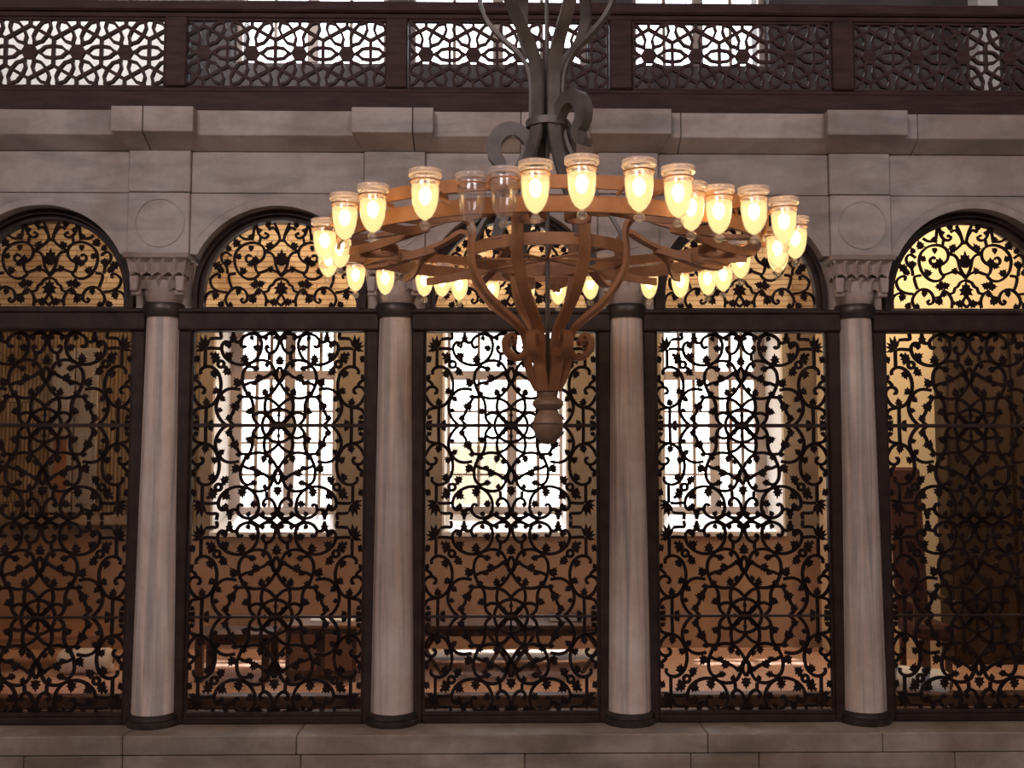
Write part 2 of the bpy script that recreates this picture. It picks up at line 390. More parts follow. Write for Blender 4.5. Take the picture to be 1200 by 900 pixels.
# ---------------------------------------------------------------- arcade wall: spandrels, pilasters, cornice
front = struct_root('wall_front')
HP = 0.20                                           # half width of a pilaster
box('joint_core', (XL, YF+0.03, Z_COURSE-0.02), (XR, YF+0.33, Z_TOP-0.02), M['mortar'], front)
def spandrel_mesh():
    h = BAY/2 - HP - 0.002
    n = 28
    a0 = math.asin((Z_CAP - Z_SPRING)/R_ARCH)
    arc = [(R_ARCH*math.cos(a0 + (PI-2*a0)*k/n), Z_SPRING + R_ARCH*math.sin(a0 + (PI-2*a0)*k/n)) for k in range(n+1)]
    m = MB()
    z1 = Z_COURSE - 0.0025
    outer = []
    for (x, z) in arc:                              # strips keep the faces convex
        outer.append((x, z1))
    pts_f = []
    xs = [h] + [p[0] for p in arc] + [-h]; zb = [Z_CAP] + [p[1] for p in arc] + [Z_CAP]
    k = len(xs)
    vs = [(xs[i], YF, zb[i]) for i in range(k)] + [(xs[i], YF, z1) for i in range(k)] + \
         [(xs[i], YF+0.35, zb[i]) for i in range(k)] + [(xs[i], YF+0.35, z1) for i in range(k)]
    fs = []
    for i in range(k-1):
        fs += [(i, i+1, k+i+1, k+i), (2*k+i, 3*k+i, 3*k+i+1, 2*k+i+1), (i, 2*k+i, 2*k+i+1, i+1), (k+i, k+i+1, 3*k+i+1, 3*k+i)]
    fs += [(0, k, 3*k, 2*k), (k-1, 3*k-1, 4*k-1, 2*k-1)]
    m.add(vs, fs)
    return m.mesh('spandrel_block', M['marble'])
def archivolt_mesh():
    r0, r1, n = 0.625, 0.64, 30
    a0 = math.acos((BAY/2 - HP - 0.012)/r1)
    p = []
    m = MB()
    path = [((r0+r1)/2*math.cos(a0+(PI-2*a0)*k/n), YF+0.003, Z_SPRING+(r0+r1)/2*math.sin(a0+(PI-2*a0)*k/n)) for k in range(n+1)]
    m.sweep(path, 0.010, r1-r0, side=(0, 1, 0))
    return m.mesh('archivolt', M['marble'])
sp_me, av_me = spandrel_mesh(), archivolt_mesh()
for i in range(6):
    xc = (CX[i] + CX[i+1])/2
    link('spandrel_block', sp_me, front, (xc, 0, 0))
    link('archivolt', av_me, front, (xc, 0, 0))
    h = BAY/2 - HP - 0.002
    box('frieze_block', (xc-h, YF, Z_COURSE+0.0025), (xc+h, YF+0.35, Z_CORN-0.004), M['marble'], front, 0.004)
YP = YF - 0.028
ring = MB(); ring.sweep([(0.158*math.cos(2*PI*k/36), 0, 0.158*math.sin(2*PI*k/36)) for k in range(36)], 0.012, 0.010, closed=True,
                        side=(0, 1, 0))
ring_me = ring.mesh('roundel', M['marble'])
zr = AZ(262, YP)
for i in range(7):
    x = CX[i]
    box('pilaster_block', (x-HP, YP, Z_CAP), (x+HP, YF+0.35, Z_COURSE-0.003), M['marble'], front, 0.005)
    box('pilaster_block', (x-HP, YP, Z_COURSE+0.003), (x+HP, YF+0.35, Z_CORN-0.003), M['marble'], front, 0.005)
    link('roundel', ring_me, front, (x+0.01, YP, zr))
    b = MB(); b.prism([(YP-0.03, Z_CAP-0.035), (YF+0.33, Z_CAP-0.035), (YF+0.33, Z_CAP-0.001), (YP-0.05, Z_CAP-0.001)], x-HP-0.012, x+HP+0.012, 'x')
    box('impost_block', (x-0.186, YC-0.015, Z_NECK+0.02), (x+0.186, YF+0.33, Z_CAP-0.036), M['capital'], front)
    obj('abacus_slab', b, M['capital'], front, bevel=0.004)
def cornice_block(x0, x1, yf, yw, splay=0.0, splay2=None):
    """fascia above an underside that slopes back to the wall; the ends of projecting blocks slope too"""
    s2 = splay if splay2 is None else splay2
    m = MB()
    zt, zf, zb = Z_TOP, Z_FASC, Z_CORN
    v = [(x0, yf, zt), (x1, yf, zt), (x1, yf, zf), (x0, yf, zf), (x1-s2, yw, zb), (x0+splay, yw, zb),
         (x0, YF+0.35, zt), (x1, YF+0.35, zt), (x1, YF+0.35, zf), (x0, YF+0.35, zf), (x1-s2, YF+0.35, zb), (x0+splay, YF+0.35, zb)]
    f = [(0,1,2,3), (3,2,4,5), (0,6,7,1), (6,9,8,7), (9,11,10,8), (5,4,10,11), (0,3,9,6), (3,5,11,9), (1,7,8,2), (2,8,10,4)]
    m.add(v, f)
    return obj('cornice_block', m, M['marble'], front, bevel=0.004)
HR = 0.262
for i in range(7):
    x = CX[i]
    if i in (1, 2):
        xs = x + (-0.06 if i == 1 else 0.13)
        cornice_block(x-HR, xs-0.003, Y_CORN-0.075, YP-0.002, 0.055, 0.0)
        cornice_block(xs+0.003, x+HR, Y_CORN-0.075, YP-0.002, 0.0, 0.055)
    else:
        cornice_block(x-HR, x+HR, Y_CORN-0.075, YP-0.002, 0.055)
    if i < 6:
        a, b = x + HR - 0.056, CX[i+1] - HR + 0.056
        mid = {1: None, 2: a + 0.62, 3: a + 0.13, 4: a + 0.15}.get(i)
        ends = [a, b] if mid is None else [a, mid, b]
        for p, q in zip(ends[:-1], ends[1:]):
            cornice_block(p+0.002, q-0.002, Y_CORN, YF-0.004)

# ---------------------------------------------------------------- marble columns
RB, RT = 0.144, 0.112
zs0, zs1 = Z_LEDGE + 0.075, Z_NECK
prof = []
for k in range(13):
    t = k/12
    prof.append((RB + (RT-RB)*(t**1.15), zs0 + (zs1-zs0)*t))
m = MB(); m.lathe(prof, 40); shaft_me = m.mesh('shaft', M['shaft'], 40)
z = Z_LEDGE
m = MB(); m.lathe([(0.17, z), (0.176, z+0.012), (0.176, z+0.03), (0.164, z+0.04), (0.168, z+0.05), (0.165, z+0.068), (0.150, z+0.08), (0.142, z+0.08)], 40)
base_me = m.mesh('base_ring', M['bronze'], 30)
z = Z_NECK
m = MB(); m.lathe([(0.11, z-0.005), (0.128, z-0.005), (0.136, z+0.015), (0.142, z+0.04), (0.140, z+0.065), (0.130, z+0.085), (0.11, z+0.085)], 40)
neck_me = m.mesh('neck_ring', M['bronze'], 30)
zk = Z_NECK + 0.085
zk1 = Z_CAP - 0.035
hh = zk1 - zk
m = MB(); m.lathe([(0.112, zk), (0.128, zk+0.03), (0.135, zk+0.07), (0.13, zk1-0.02), (0.1, zk1)], 32)
bell_me = m.mesh('capital', M['capital'], 30)
def niche_tier(hw0, hw1, z0, z1, per, dip):
    """square tier whose four faces are scalloped into hanging niches; wider at the top"""
    m = MB(); rings = []
    for zt, hw, dp, lift in ((z0, hw0, dip*0.35, 1), (z0+(z1-z0)*0.25, hw0+(hw1-hw0)*0.3, dip, 0), (z0+(z1-z0)*0.8, hw1, dip*0.9, 0), (z1, hw1+0.004, 0.0, 0)):
        r = []
        for sd in range(4):
            ca, sa = math.cos(sd*PI/2), math.sin(sd*PI/2)
            seg = per*4
            for k in range(seg):
                t = k/seg; u = -hw + 2*hw*t
                ph = (t*per) % 1.0
                d = dp*math.sin(PI*ph)
                up = 0.030*abs(math.sin(PI*ph)) if lift else 0
                x, y = u, -hw + d
                r.append((x*ca - y*sa, x*sa + y*ca, zt + up))
        rings.append(r)
    n = len(rings[0]); k = len(rings)
    m.add([p for r in rings for p in r],
          [(i*n+j, i*n+(j+1) % n, (i+1)*n+(j+1) % n, (i+1)*n+j) for i in range(k-1) for j in range(n)] + [tuple(range(n-1, -1, -1)), tuple((k-1)*n+j for j in range(n))])
    return m
tierA = niche_tier(0.172, 0.19, zk1-hh*0.42, zk1, 5, 0.034).mesh('niche_tier', M['capital'])
tierB = niche_tier(0.130, 0.150, zk1-hh*0.76, zk1-hh*0.41, 4, 0.030).mesh('niche_tier', M['capital'])
cb = MB()
cb.prism([(-0.030, 0), (-0.022, -hh*0.36), (0.022, -hh*0.36), (0.030, 0)], -0.032, 0.032)
corner_me = cb.mesh('corner_drop', M['capital'], bevel=0.006)
cr = MB(); cr.tube([(-0.028, 0, 0), (0.028, 0, 0)], 0.018, 10); roll_me = cr.mesh('corner_roll', M['capital'], 40)
col_labels = ['marble column before the dark end of the tiled bay',
              'marble column between the dim tiled bay and the first bright window',
              'marble column under the hanging lamps, between first and middle bright windows',
              'marble column just beside the round finial of the chandelier',
              'marble column between the last bright window and the yellow-lit bay',
              'marble column beyond the dark cupboard bay']
for i in range(1, 5):
    c = thing('column', col_labels[i], 'column', (CX[i], YC, Z_LEDGE), group='marble columns of the arcade')
    off = (0, 0, -Z_LEDGE)
    link('shaft', shaft_me, c, off); link('base_ring', base_me, c, off)['label'] = 'dark bronze ring'
    link('neck_ring', neck_me, c, off)['label'] = 'dark bronze collar'
    cap = link('capital', bell_me, c, off)
    link('niche_tier', tierA, cap); link('niche_tier', tierB, cap)
    for sx in (-1, 1):
        for sy in (-1, 1):
            link('corner_drop', corner_me, cap, (sx*0.148, sy*0.148, zk1-hh*0.41))
            link('corner_roll', roll_me, cap, (sx*0.14, sy*0.14, zk1-hh*0.80))

# ---------------------------------------------------------------- wrought scrollwork, drawn once per quarter cell and mirrored
QX, QZ = 814.0, 853.0                 # rosette centre in the drawing
QL, QT = 45.0, 43.0                   # frame side and middle line in the drawing
strokes = [
 [(352,180),(372,165),(362,140),(330,130),(302,160),(300,205),(325,260),(375,302),(430,325),(485,330),(545,320),(600,285),(640,225),(652,150),(635,95),(600,70),(560,60),(510,75),(475,105),(465,140),(478,172),(500,178),(512,160)],
 [(712,190),(700,165),(688,185),(705,220),(740,230),(775,205),(795,165),(803,125),(795,85),(765,62),(725,60),(690,75),(665,105)],
 [(720,232),(718,290)],
 [(540,325),(590,300),(640,290),(690,295),(735,320),(765,370),(775,420),(792,465),(814,482)],
 [(600,372),(575,352),(545,345),(515,360),(493,400),(487,465),(505,530),(540,590),(568,625),(585,680),(585,760),(600,810),(640,850)],
 [(496,512),(552,486),(600,478),(645,455),(700,432),(745,405),(776,425)],
 [(545,598),(610,618),(680,616),(730,590),(775,540),(800,500),(814,482)],
 [(705,612),(692,650),(688,700),(700,750),(735,800),(775,838)],
 [(700,618),(755,640),(795,675),(825,705)],
 [(585,770),(625,748),(665,745),(705,765),(750,808),(785,845)],
 [(55,590),(85,650),(130,690),(175,697),(230,672),(270,620),(295,550),(298,480),(278,410),(240,365),(190,345),(140,355),(115,385),(122,412)],
 [(55,560),(78,530),(108,518),(140,525),(158,550),(148,575),(132,568)],
 [(52,455),(90,472),(115,500),(108,520)],
 [(470,545),(400,535),(340,550),(292,595),(265,660),(262,720),(285,780),(320,825),(350,850)],
 [(556,604),(500,608),(480,612),(455,650),(425,690),(412,740),(385,780),(380,812),(420,850)],
 [(55,770),(80,722),(120,705),(175,697)],
 [(175,700),(172,850)],
 [(155,190),(155,345)],
 [(170,190),(215,186),(298,192)],
 [(195,105),(245,100),(290,98),(285,48)],
 [(365,140),(395,122),(430,135),(465,130)],
 [(400,120),(400,48)],
 [(200,230),(240,262),(268,300)],
 [(330,345),(345,375)],
 [(565,43),(608,62),(657,92)],
 [(657,92),(705,66),(750,43)],
 [(750,43),(785,66),(814,98)],
 [(814,482),(790,440),(786,400),(802,362),(814,350)],
]
hub_ring = [(295+28*math.cos(2*PI*k/12), 325+28*math.sin(2*PI*k/12)) for k in range(12)]
# leaves: (x, y, pointing angle in degrees with y up, size)
leaves = [(350,262,35,80),(505,290,85,75),(612,185,160,62),(700,325,-80,45),(640,440,-120,72),(600,485,-150,50),(745,405,45,45),
          (600,362,0,55),(545,585,150,60),(690,575,100,62),(745,548,70,50),(440,690,170,78),(385,785,200,60),(310,620,-40,52),
          (290,720,-10,42),(175,660,100,62),(262,552,-140,58),(235,400,-70,66),(240,258,-35,76),(345,382,-40,70),(238,292,-110,44),
          (85,280,170,60),(75,440,60,46),(400,105,90,64),(450,492,125,76),(560,730,200,60),(85,840,50,58),(215,835,60,48),
          (85,780,-20,42),(470,605,180,46),(560,92,-60,45),(690,95,-100,40),(340,155,-50,34),(640,100,-120,38),(770,90,-60,40)]
rays = [(165,60),(140,62),(112,78),(88,82),(62,70),(200,60),(-140,40)]
centre_leaves = [(814,300,90,92),(790,350,120,40)]
def leaf_outline(s):
    pts = [(0.0,-0.14),(0.08,-0.20),(0.05,-0.46),(0.30,-0.32),(0.46,-0.50),(0.58,-0.25),(0.80,-0.26),(0.76,-0.10),(1.06,0.0)]
    pts = pts + [(x, -y) for x, y in reversed(pts[:-1])]
    return [(x*s, y*s) for x, y in pts]
def pointed_outline(s):
    pts = [(0,-0.06),(0.35,-0.16),(0.6,-0.13),(1.0,0.0)]
    pts = pts + [(x, -y) for x, y in reversed(pts[:-1])]
    return [(x*s, y*s) for x, y in pts]
# the opening of a grille
G_HALF = 0.575
Z_G1 = EYE + 0.835; Z_G0 = EYE - 1.655
Z_MID = (Z_G1 + Z_G0)/2
KX = G_HALF/(QX-QL); KZ = ((Z_G1-Z_MID)/2)/(QZ-QT)
BARW, BART = 0.0205, 0.016
def q_map(p, sx, sz):
    return (sx*(p[0]-QX)*-KX*-1, 0.0, sz*(QZ-p[1])*KZ)
def fan_mesh(name, out, thick, mat):
    """flat plate from an outline star-shaped about its own axis, with a raised midrib"""
    m = MB(); n = len(out); cx = sum(p[0] for p in out)/n; cz = sum(p[1] for p in out)/n
    vs = [(p[0], -thick/2, p[1]) for p in out] + [(p[0], thick/2, p[1]) for p in out] + [(cx, -thick*1.1, cz), (cx, thick*0.6, cz)]
    fs = []
    for i in range(n):
        j = (i+1) % n
        fs += [(i, j, 2*n), (j+n, i+n, 2*n+1), (i, i+n, j+n, j)]
    m.add(vs, fs)
    return m.mesh(name, mat)
quad_parts = {}
for sx in (1, -1):
    for sz in (1, -1):
        L = []
        for st in strokes:
            p = smooth_path([Vector(q_map(a, sx, sz)) for a in st], 2 if len(st) > 4 else 3)
            mb = MB(); mb.sweep(p, BART, BARW, side=(0, 1, 0)); L.append(('scroll', mb.mesh('scroll', M['lattice_iron'])))
        mb = MB(); mb.sweep([Vector(q_map(a, sx, sz)) for a in hub_ring], BART, BARW, side=(0, 1, 0), closed=True)
        L.append(('small_ring', mb.mesh('small_ring', M['lattice_iron'])))
        def plate(x, y, ang, size, fn, nm):
            ca, sa = math.cos(math.radians(ang)), math.sin(math.radians(ang))
            o = fn(size*1.18)
            pts = [(x - 0.35*size*ca + a*ca - b*sa, y - (-0.35*size*sa + a*sa + b*ca)) for a, b in o]
            q = [q_map(p, sx, sz) for p in pts]
            L.append((nm, fan_mesh(nm, [(a[0], a[2]) for a in q], 0.010, M['lattice_iron'])))
        for lf in leaves: plate(*lf, leaf_outline, 'leaf')
        for a, s in rays:
            plate(150+0.4*s*math.cos(math.radians(a)), 185-0.4*s*math.sin(math.radians(a)), a, s*1.25, pointed_outline, 'pointed_leaf')
        quad_parts[(sx, sz)] = L
# central pieces of a cell: rosette, palmettes on the axis
cell_parts = []
RR = 146*KX
def circ(r, n, cz=0.0): return [(r*math.cos(2*PI*k/n), 0, cz + r*math.sin(2*PI*k/n)) for k in range(n)]
for nm, r, n in (('rosette_ring', RR, 36), ('rosette_hub', 0.020, 14)):
    mb = MB(); mb.sweep(circ(r, n), BART, BARW, side=(0, 1, 0), closed=True); cell_parts.append((nm, mb.mesh(nm, M['lattice_iron'])))
for k in range(8):
    a = k*PI/4
    mb = MB(); mb.sweep([(0.02*math.cos(a), 0, 0.02*math.sin(a)), (RR*math.cos(a), 0, RR*math.sin(a))], BART*0.8, BARW*0.62, side=(0, 1, 0))
    cell_parts.append(('rosette_spoke', mb.mesh('rosette_spoke', M['lattice_iron'])))
    for dl in (-0.32, 0.32):
        pass
    ca, sa = math.cos(a), math.sin(a)
    out = [(RR*0.52 + x, y) for x, y in leaf_outline(0.032)]
    cell_parts.append(('rosette_leaf', fan_mesh('rosette_leaf', [(x*ca-y*sa, x*sa+y*ca) for x, y in out], 0.010, M['lattice_iron'])))
for sz in (1, -1):
    for lf in centre_leaves:
        if lf[0] != 814: continue
        x, y, ang, s = lf
        out = [((b)*KX, sz*((QZ-y)*KZ + (a-0.35*s)*KZ)) for a, b in leaf_outline(s)]
        cell_parts.append(('palmette', fan_mesh('palmette', out, 0.012, M['lattice_iron'])))
def frame_bars(root):
    h0, h1 = G_HALF, 0.655
    yf0, yf1 = -0.045, 0.045
    for sx in (-1, 1):
        m = MB(); a, b = sorted((sx*h0, sx*h1)); m.box((a, yf0, Z_G0-0.052), (b, yf1, Z_G1)); obj('frame_jamb', m, M['iron'], root, bevel=0.008)
        m = MB(); a, b = sorted((sx*(h0-0.014), sx*(h0+0.002))); m.box((a, -0.02, Z_G0), (b, 0.02, Z_G1)); obj('inner_bead', m, M['iron'], root)
    m = MB(); m.box((-h0, yf0, Z_G0-0.052), (h0, yf1, Z_G0-0.004)); obj('bottom_rail', m, M['iron'], root, bevel=0.008)
    m = MB(); m.box((-h0, -0.03, Z_G0-0.004), (h0, 0.03, Z_G0+0.022)); obj('bottom_rail', m, M['iron'], root, bevel=0.004)
    zt0, zt1 = Z_G1, EYE + 0.985
    m = MB(); m.prism([(-0.05, zt0), (-0.062, zt0+0.012), (-0.062, zt1-0.035), (-0.078, zt1-0.028), (-0.078, zt1-0.006), (-0.05, zt1), (0.06, zt1), (0.06, zt0)], -h1, h1, 'x')
    obj('transom_beam', m, M['iron'], root, bevel=0.004)
    for k in (1, 3):
        zz = Z_G0 + (Z_G1-Z_G0)*k/4
        m = MB()
        if k == 3: m.box((-h0, -0.016, zz-0.012), (h0, 0.012, zz+0.012))
        else: m.box((-h0, -0.014, zz-0.008), (h0, 0.010, zz+0.008))
        obj('cross_bar', m, M['iron'], root, bevel=0.003)
bay_where = ['before the dim tiled wall', 'before the first bright window', 'before the middle bright window behind the chandelier finial',
             'before the last bright window, between it and the columns', 'before the dark cupboard and cream wall']
bay_frames_src = None
for i in range(5):
    xc = (CX[i] + CX[i+1])/2
    g = thing('window_grille', 'tall dark iron scrollwork grille ' + bay_where[i], 'grille', (xc, YC, Z_LEDGE), group='tall scrollwork grilles')
    sub = Vector((0, 0, -Z_LEDGE))
    if bay_frames_src is None:
        frame_bars(g); bay_frames_src = list(g.children)
        for ch in bay_frames_src: ch.location = sub
    else:
        for ch in bay_frames_src:
            c = ch.copy(); C.objects.link(c); c.parent = g
    for cz, flip in (((Z_MID+Z_G1)/2, 1), ((Z_MID+Z_G0)/2, -1)):
        for (sx, sz), L in quad_parts.items():
            for nm, me in L:
                link(nm, me, g, (0, 0, cz - Z_LEDGE))
        for nm, me in cell_parts:
            link(nm, me, g, (0, 0, cz - Z_LEDGE))

# arched grilles over the transoms
TX, TZ, TS = 512.0, 680.0, 0.505/486.0
ar_strokes = [
 [(318,350),(300,340),(283,358),(290,382),(320,395),(360,388),(395,358),(403,315),(385,280),(350,262),(310,260),(265,275),(225,312),(210,362),(222,425),(255,472),(300,497),(345,490),(372,462)],
 [(400,195),(425,208),(410,228),(378,222),(357,190),(350,150),(352,120)],
 [(425,175),(455,160),(485,195),(500,235),(475,270),(435,300),(398,318)],
 [(462,130),(485,180),(500,235),(512,250)],
 [(240,215),(265,232),(300,236),(325,215),(332,170),(345,125)],
 [(375,225),(368,262)],
 [(345,390),(345,422),(362,455),(400,446),(440,433),(485,450),(512,478)],
 [(400,320),(440,325),(465,355),(474,400),(490,440),(512,470)],
 [(512,490),(475,505),(460,532),(440,542),(430,572),(405,580)],
 [(362,560),(395,578),(418,622),(415,672)],
 [(272,622),(258,632),(268,648),(290,640),(298,612),(285,575),(250,552),(210,555),(172,590),(158,632),(178,676)],
 [(350,498),(352,535)], [(366,570),(345,598),(298,608)],
 [(220,460),(178,470),(182,512),(196,552)],
 [(112,492),(120,470),(90,468),(58,500),(72,550),(115,575),(165,582)],
 [(22,650),(38,600),(70,578),(120,575)],
 [(190,345),(155,322),(128,342),(132,382),(160,412),(168,462)],
 [(512,592),(486,638),(512,668)],
]
ar_leaves = [(345,375,-150,66),(315,222,-60,50),(432,282,60,58),(440,432,60,48),(345,532,180,60),(378,528,20,56),(365,580,-160,48),(335,628,190,60),
             (240,575,-100,46),(95,600,-110,56),(165,388,10,56),(105,412,150,66),(130,440,210,48),(222,265,110,62),(172,300,110,46),(470,645,170,60),
             (130,662,60,52),(190,665,90,40),(315,292,-90,42),(238,350,-170,46),(268,445,130,56),(318,395,200,50),(420,145,40,44),(365,180,10,38),(430,640,0,30)]
ar_parts = []
def t_map(p, sx): return (sx*(p[0]-TX)*TS, 0.0, (TZ-p[1])*TS)
for sx in (1, -1):
    for st in ar_strokes:
        p = smooth_path([Vector(t_map(a, sx)) for a in st], 2 if len(st) > 4 else 3)
        mb = MB(); mb.sweep(p, BART, BARW*0.80, side=(0, 1, 0)); ar_parts.append(('scroll', mb.mesh('scroll', M['lattice_iron'])))
    for x, y, ang, s in ar_leaves:
        ca, sa = math.cos(math.radians(ang)), math.sin(math.radians(ang))
        pts = [(x - 0.35*s*ca + a*ca - b*sa, y + 0.35*s*sa - (a*sa + b*ca)) for a, b in leaf_outline(s*0.98)]
        q = [t_map(p, sx) for p in pts]
        ar_parts.append(('leaf', fan_mesh('leaf', [(a[0], a[2]) for a in q], 0.010, M['lattice_iron'])))
for y, s in ((372, 105), (562, 92)):
    out = [(b*TS, (TZ - y + a - 0.35*s)*TS) for a, b in leaf_outline(s)]
    ar_parts.append(('palmette', fan_mesh('palmette', out, 0.012, M['lattice_iron'])))
Z_T0 = EYE + 0.985
def arch_band(r0, r1, y0, y1, zbot, n=40):
    m = MB(); pts = [(r1, zbot)] + [(r1*math.cos(PI*k/n), Z_SPRING + r1*math.sin(PI*k/n)) for k in range(n+1)] + [(-r1, zbot)]
    pin = [(r0, zbot)] + [(r0*math.cos(PI*k/n), Z_SPRING + r0*math.sin(PI*k/n)) for k in range(n+1)] + [(-r0, zbot)]
    k = len(pts)
    vs = [(p[0], y0, p[1]) for p in pts] + [(p[0], y0, p[1]) for p in pin] + [(p[0], y1, p[1]) for p in pts] + [(p[0], y1, p[1]) for p in pin]
    fs = []
    for i in range(k-1):
        fs += [(i, i+1, k+i+1, k+i), (2*k+i, 3*k+i, 3*k+i+1, 2*k+i+1), (i, 2*k+i, 2*k+i+1, i+1), (k+i, k+i+1, 3*k+i+1, 3*k+i)]
    fs += [(0, k, 3*k, 2*k), (k-1, 3*k-1, 4*k-1, 2*k-1)]
    m.add(vs, fs); return m
ab1 = arch_band(0.540, 0.572, -0.060, 0.05, Z_T0).mesh('arch_band', M['iron'])
ab2 = arch_band(0.505, 0.541, -0.035, 0.035, Z_T0).mesh('arch_band', M['iron'])
ab3 = arch_band(0.536, 0.545, -0.068, -0.055, Z_T0).mesh('arch_bead', M['iron'])
arch_where = ['before the dim orange wall of the tiled bay', 'before the coursed tile wall over the first bright window', 'behind the middle of the chandelier ring',
              'beside the lamps at the far end of the chandelier ring', 'glowing yellow before the cream plaster wall']
for i in range(5):
    xc = (CX[i] + CX[i+1])/2
    a = thing('arched_grille', 'half-round iron scrollwork grille ' + arch_where[i], 'grille', (xc, YC, Z_T0), group='arched scrollwork grilles')
    for nm, me in (('arch_band', ab1), ('arch_band', ab2), ('arch_bead', ab3)): link(nm, me, a, (0, 0, -Z_T0))
    m = MB(); m.box((-0.51, -0.02, 0.0), (0.51, 0.02, 0.014)); obj('bottom_rail', m, M['iron'], a)
    for nm, me in ar_parts: link(nm, me, a, (0, 0, 0.012))

# ---------------------------------------------------------------- balustrade above the cornice
YB = 6.40
bal = thing('balustrade', 'dark brown pierced star-lattice balustrade along the top of the marble cornice', 'balustrade', (0, YB, Z_TOP))
zb = lambda v: AZ(v, YB) - Z_TOP
z_lo, z_hi, z_r = zb(106), zb(25), zb(6)
m = MB(); m.box((XL, -0.05, 0.0), (XR, 0.06, z_lo-0.03)); obj('bottom_rail', m, M['rail'], bal, bevel=0.01)
m = MB(); m.box((XL, -0.03, z_lo-0.03), (XR, 0.05, z_lo)); obj('bottom_rail', m, M['rail'], bal, bevel=0.006)
m = MB(); m.box((XL, -0.055, z_hi+0.035), (XR, 0.065, z_r)); obj('top_rail', m, M['rail'], bal, bevel=0.012)
m = MB(); m.box((XL, -0.03, z_hi), (XR, 0.05, z_hi+0.035)); obj('top_rail', m, M['rail'], bal, bevel=0.006)
post_x = [AX(u, YB, 70) for u in (208, 465, 727, 986)]
d = (post_x[3]-post_x[0])/3
post_x = [post_x[0]-d] + post_x + [post_x[3]+d]
PW = 0.072
for x in post_x:
    m = MB(); m.box((x-PW, -0.045, z_lo), (x+PW, 0.055, z_hi)); obj('post', m, M['rail'], bal, bevel=0.008)
PWID = d - 2*PW; PHGT = z_hi - z_lo
SA = 0.312                                          # distance between star centres
def clip_poly(pts, hw, hh):
    out = []; cur = []
    for a, b in zip(pts[:-1], pts[1:]):
        t0, t1 = 0.0, 1.0; dx, dy = b[0]-a[0], b[1]-a[1]; ok = True
        for p, q in ((-dx, a[0]+hw), (dx, hw-a[0]), (-dy, a[1]+hh), (dy, hh-a[1])):
            if abs(p) < 1e-9:
                if q < 0: ok = False
            else:
                r = q/p
                if p < 0: t0 = max(t0, r)
                else: t1 = min(t1, r)
        if ok and t0 < t1 - 1e-6:
            s = (a[0]+dx*t0, a[1]+dy*t0); e = (a[0]+dx*t1, a[1]+dy*t1)
            if cur and (abs(cur[-1][0]-s[0]) + abs(cur[-1][1]-s[1])) < 1e-6: cur.append(e)
            else:
                if len(cur) > 1: out.append(cur)
                cur = [s, e]
        elif len(cur) > 1: out.append(cur); cur = []
    if len(cur) > 1: out.append(cur)
    return out
panel_meshes = []
hw, hhp = PWID/2, PHGT/2
straps = []
for row in (-1, 0, 1):
    for c in range(-4, 5):
        hx = (c + 0.5*(row % 2) + 0.25)*SA; hz = row*SA*math.sqrt(3)/2 + 0.005
        inr = SA/2; cir = inr/math.cos(PI/6)
        for k in range(3):                           # three of the six honeycomb edges round each star
            a0 = PI/6 + k*PI/3; a1 = a0 + PI/3
            straps.append(([(hx+cir*math.cos(a0), hz+cir*math.sin(a0)), (hx+cir*math.cos(a1), hz+cir*math.sin(a1))], 0.020))
        for k in range(6):                           # the pinched openings that point at the corners
            a = PI/6 + k*PI/3; ca, sa = math.cos(a), math.sin(a)
            for sg in (-1, 1):
                pl = [(0.045, sg*0.036), (0.104, sg*0.022), (0.150, sg*0.040)]
                straps.append(([(hx + r*ca - o*sa, hz + r*sa + o*ca) for r, o in pl], 0.018))
pm = []
for pts, w in straps:
    for seg in clip_poly(pts, hw, hhp):
        if sum(math.dist(a, b) for a, b in zip(seg[:-1], seg[1:])) < 0.012: continue
        mb = MB(); mb.sweep([(p[0], 0, p[1]) for p in seg], 0.026, w, side=(0, 1, 0))
        pm.append(('lattice_strap', mb.mesh('lattice_strap', M['rail'])))
for row in (0,):
    for c in range(-3, 3):
        hx = (c + 0.25)*SA; hz = 0.005
        if abs(hx) > hw - 0.02: continue
        mb = MB(); mb.prism([(hx + 0.055*math.cos(k*PI/3), hz + 0.055*math.sin(k*PI/3)) for k in range(6)], -0.012, 0.012)
        pm.append(('star_hub', mb.mesh('star_hub', M['rail'])))
fb = MB()
for (a, b) in (((-hw, -hhp), (hw, -hhp+0.014)), ((-hw, hhp-0.014), (hw, hhp)), ((-hw, -hhp), (-hw+0.014, hhp)), ((hw-0.014, -hhp), (hw, hhp))):
    fb.box((a[0], -0.018, a[1]), (b[0], 0.018, b[1]))
fb_me = fb.mesh('lattice_panel', M['rail'])
for x in [(a+b)/2 for a, b in zip(post_x[:-1], post_x[1:])]:
    p = link('lattice_panel', fb_me, bal, (x, 0.0, (z_lo+z_hi)/2))
    for nm, me in pm: link(nm, me, p)

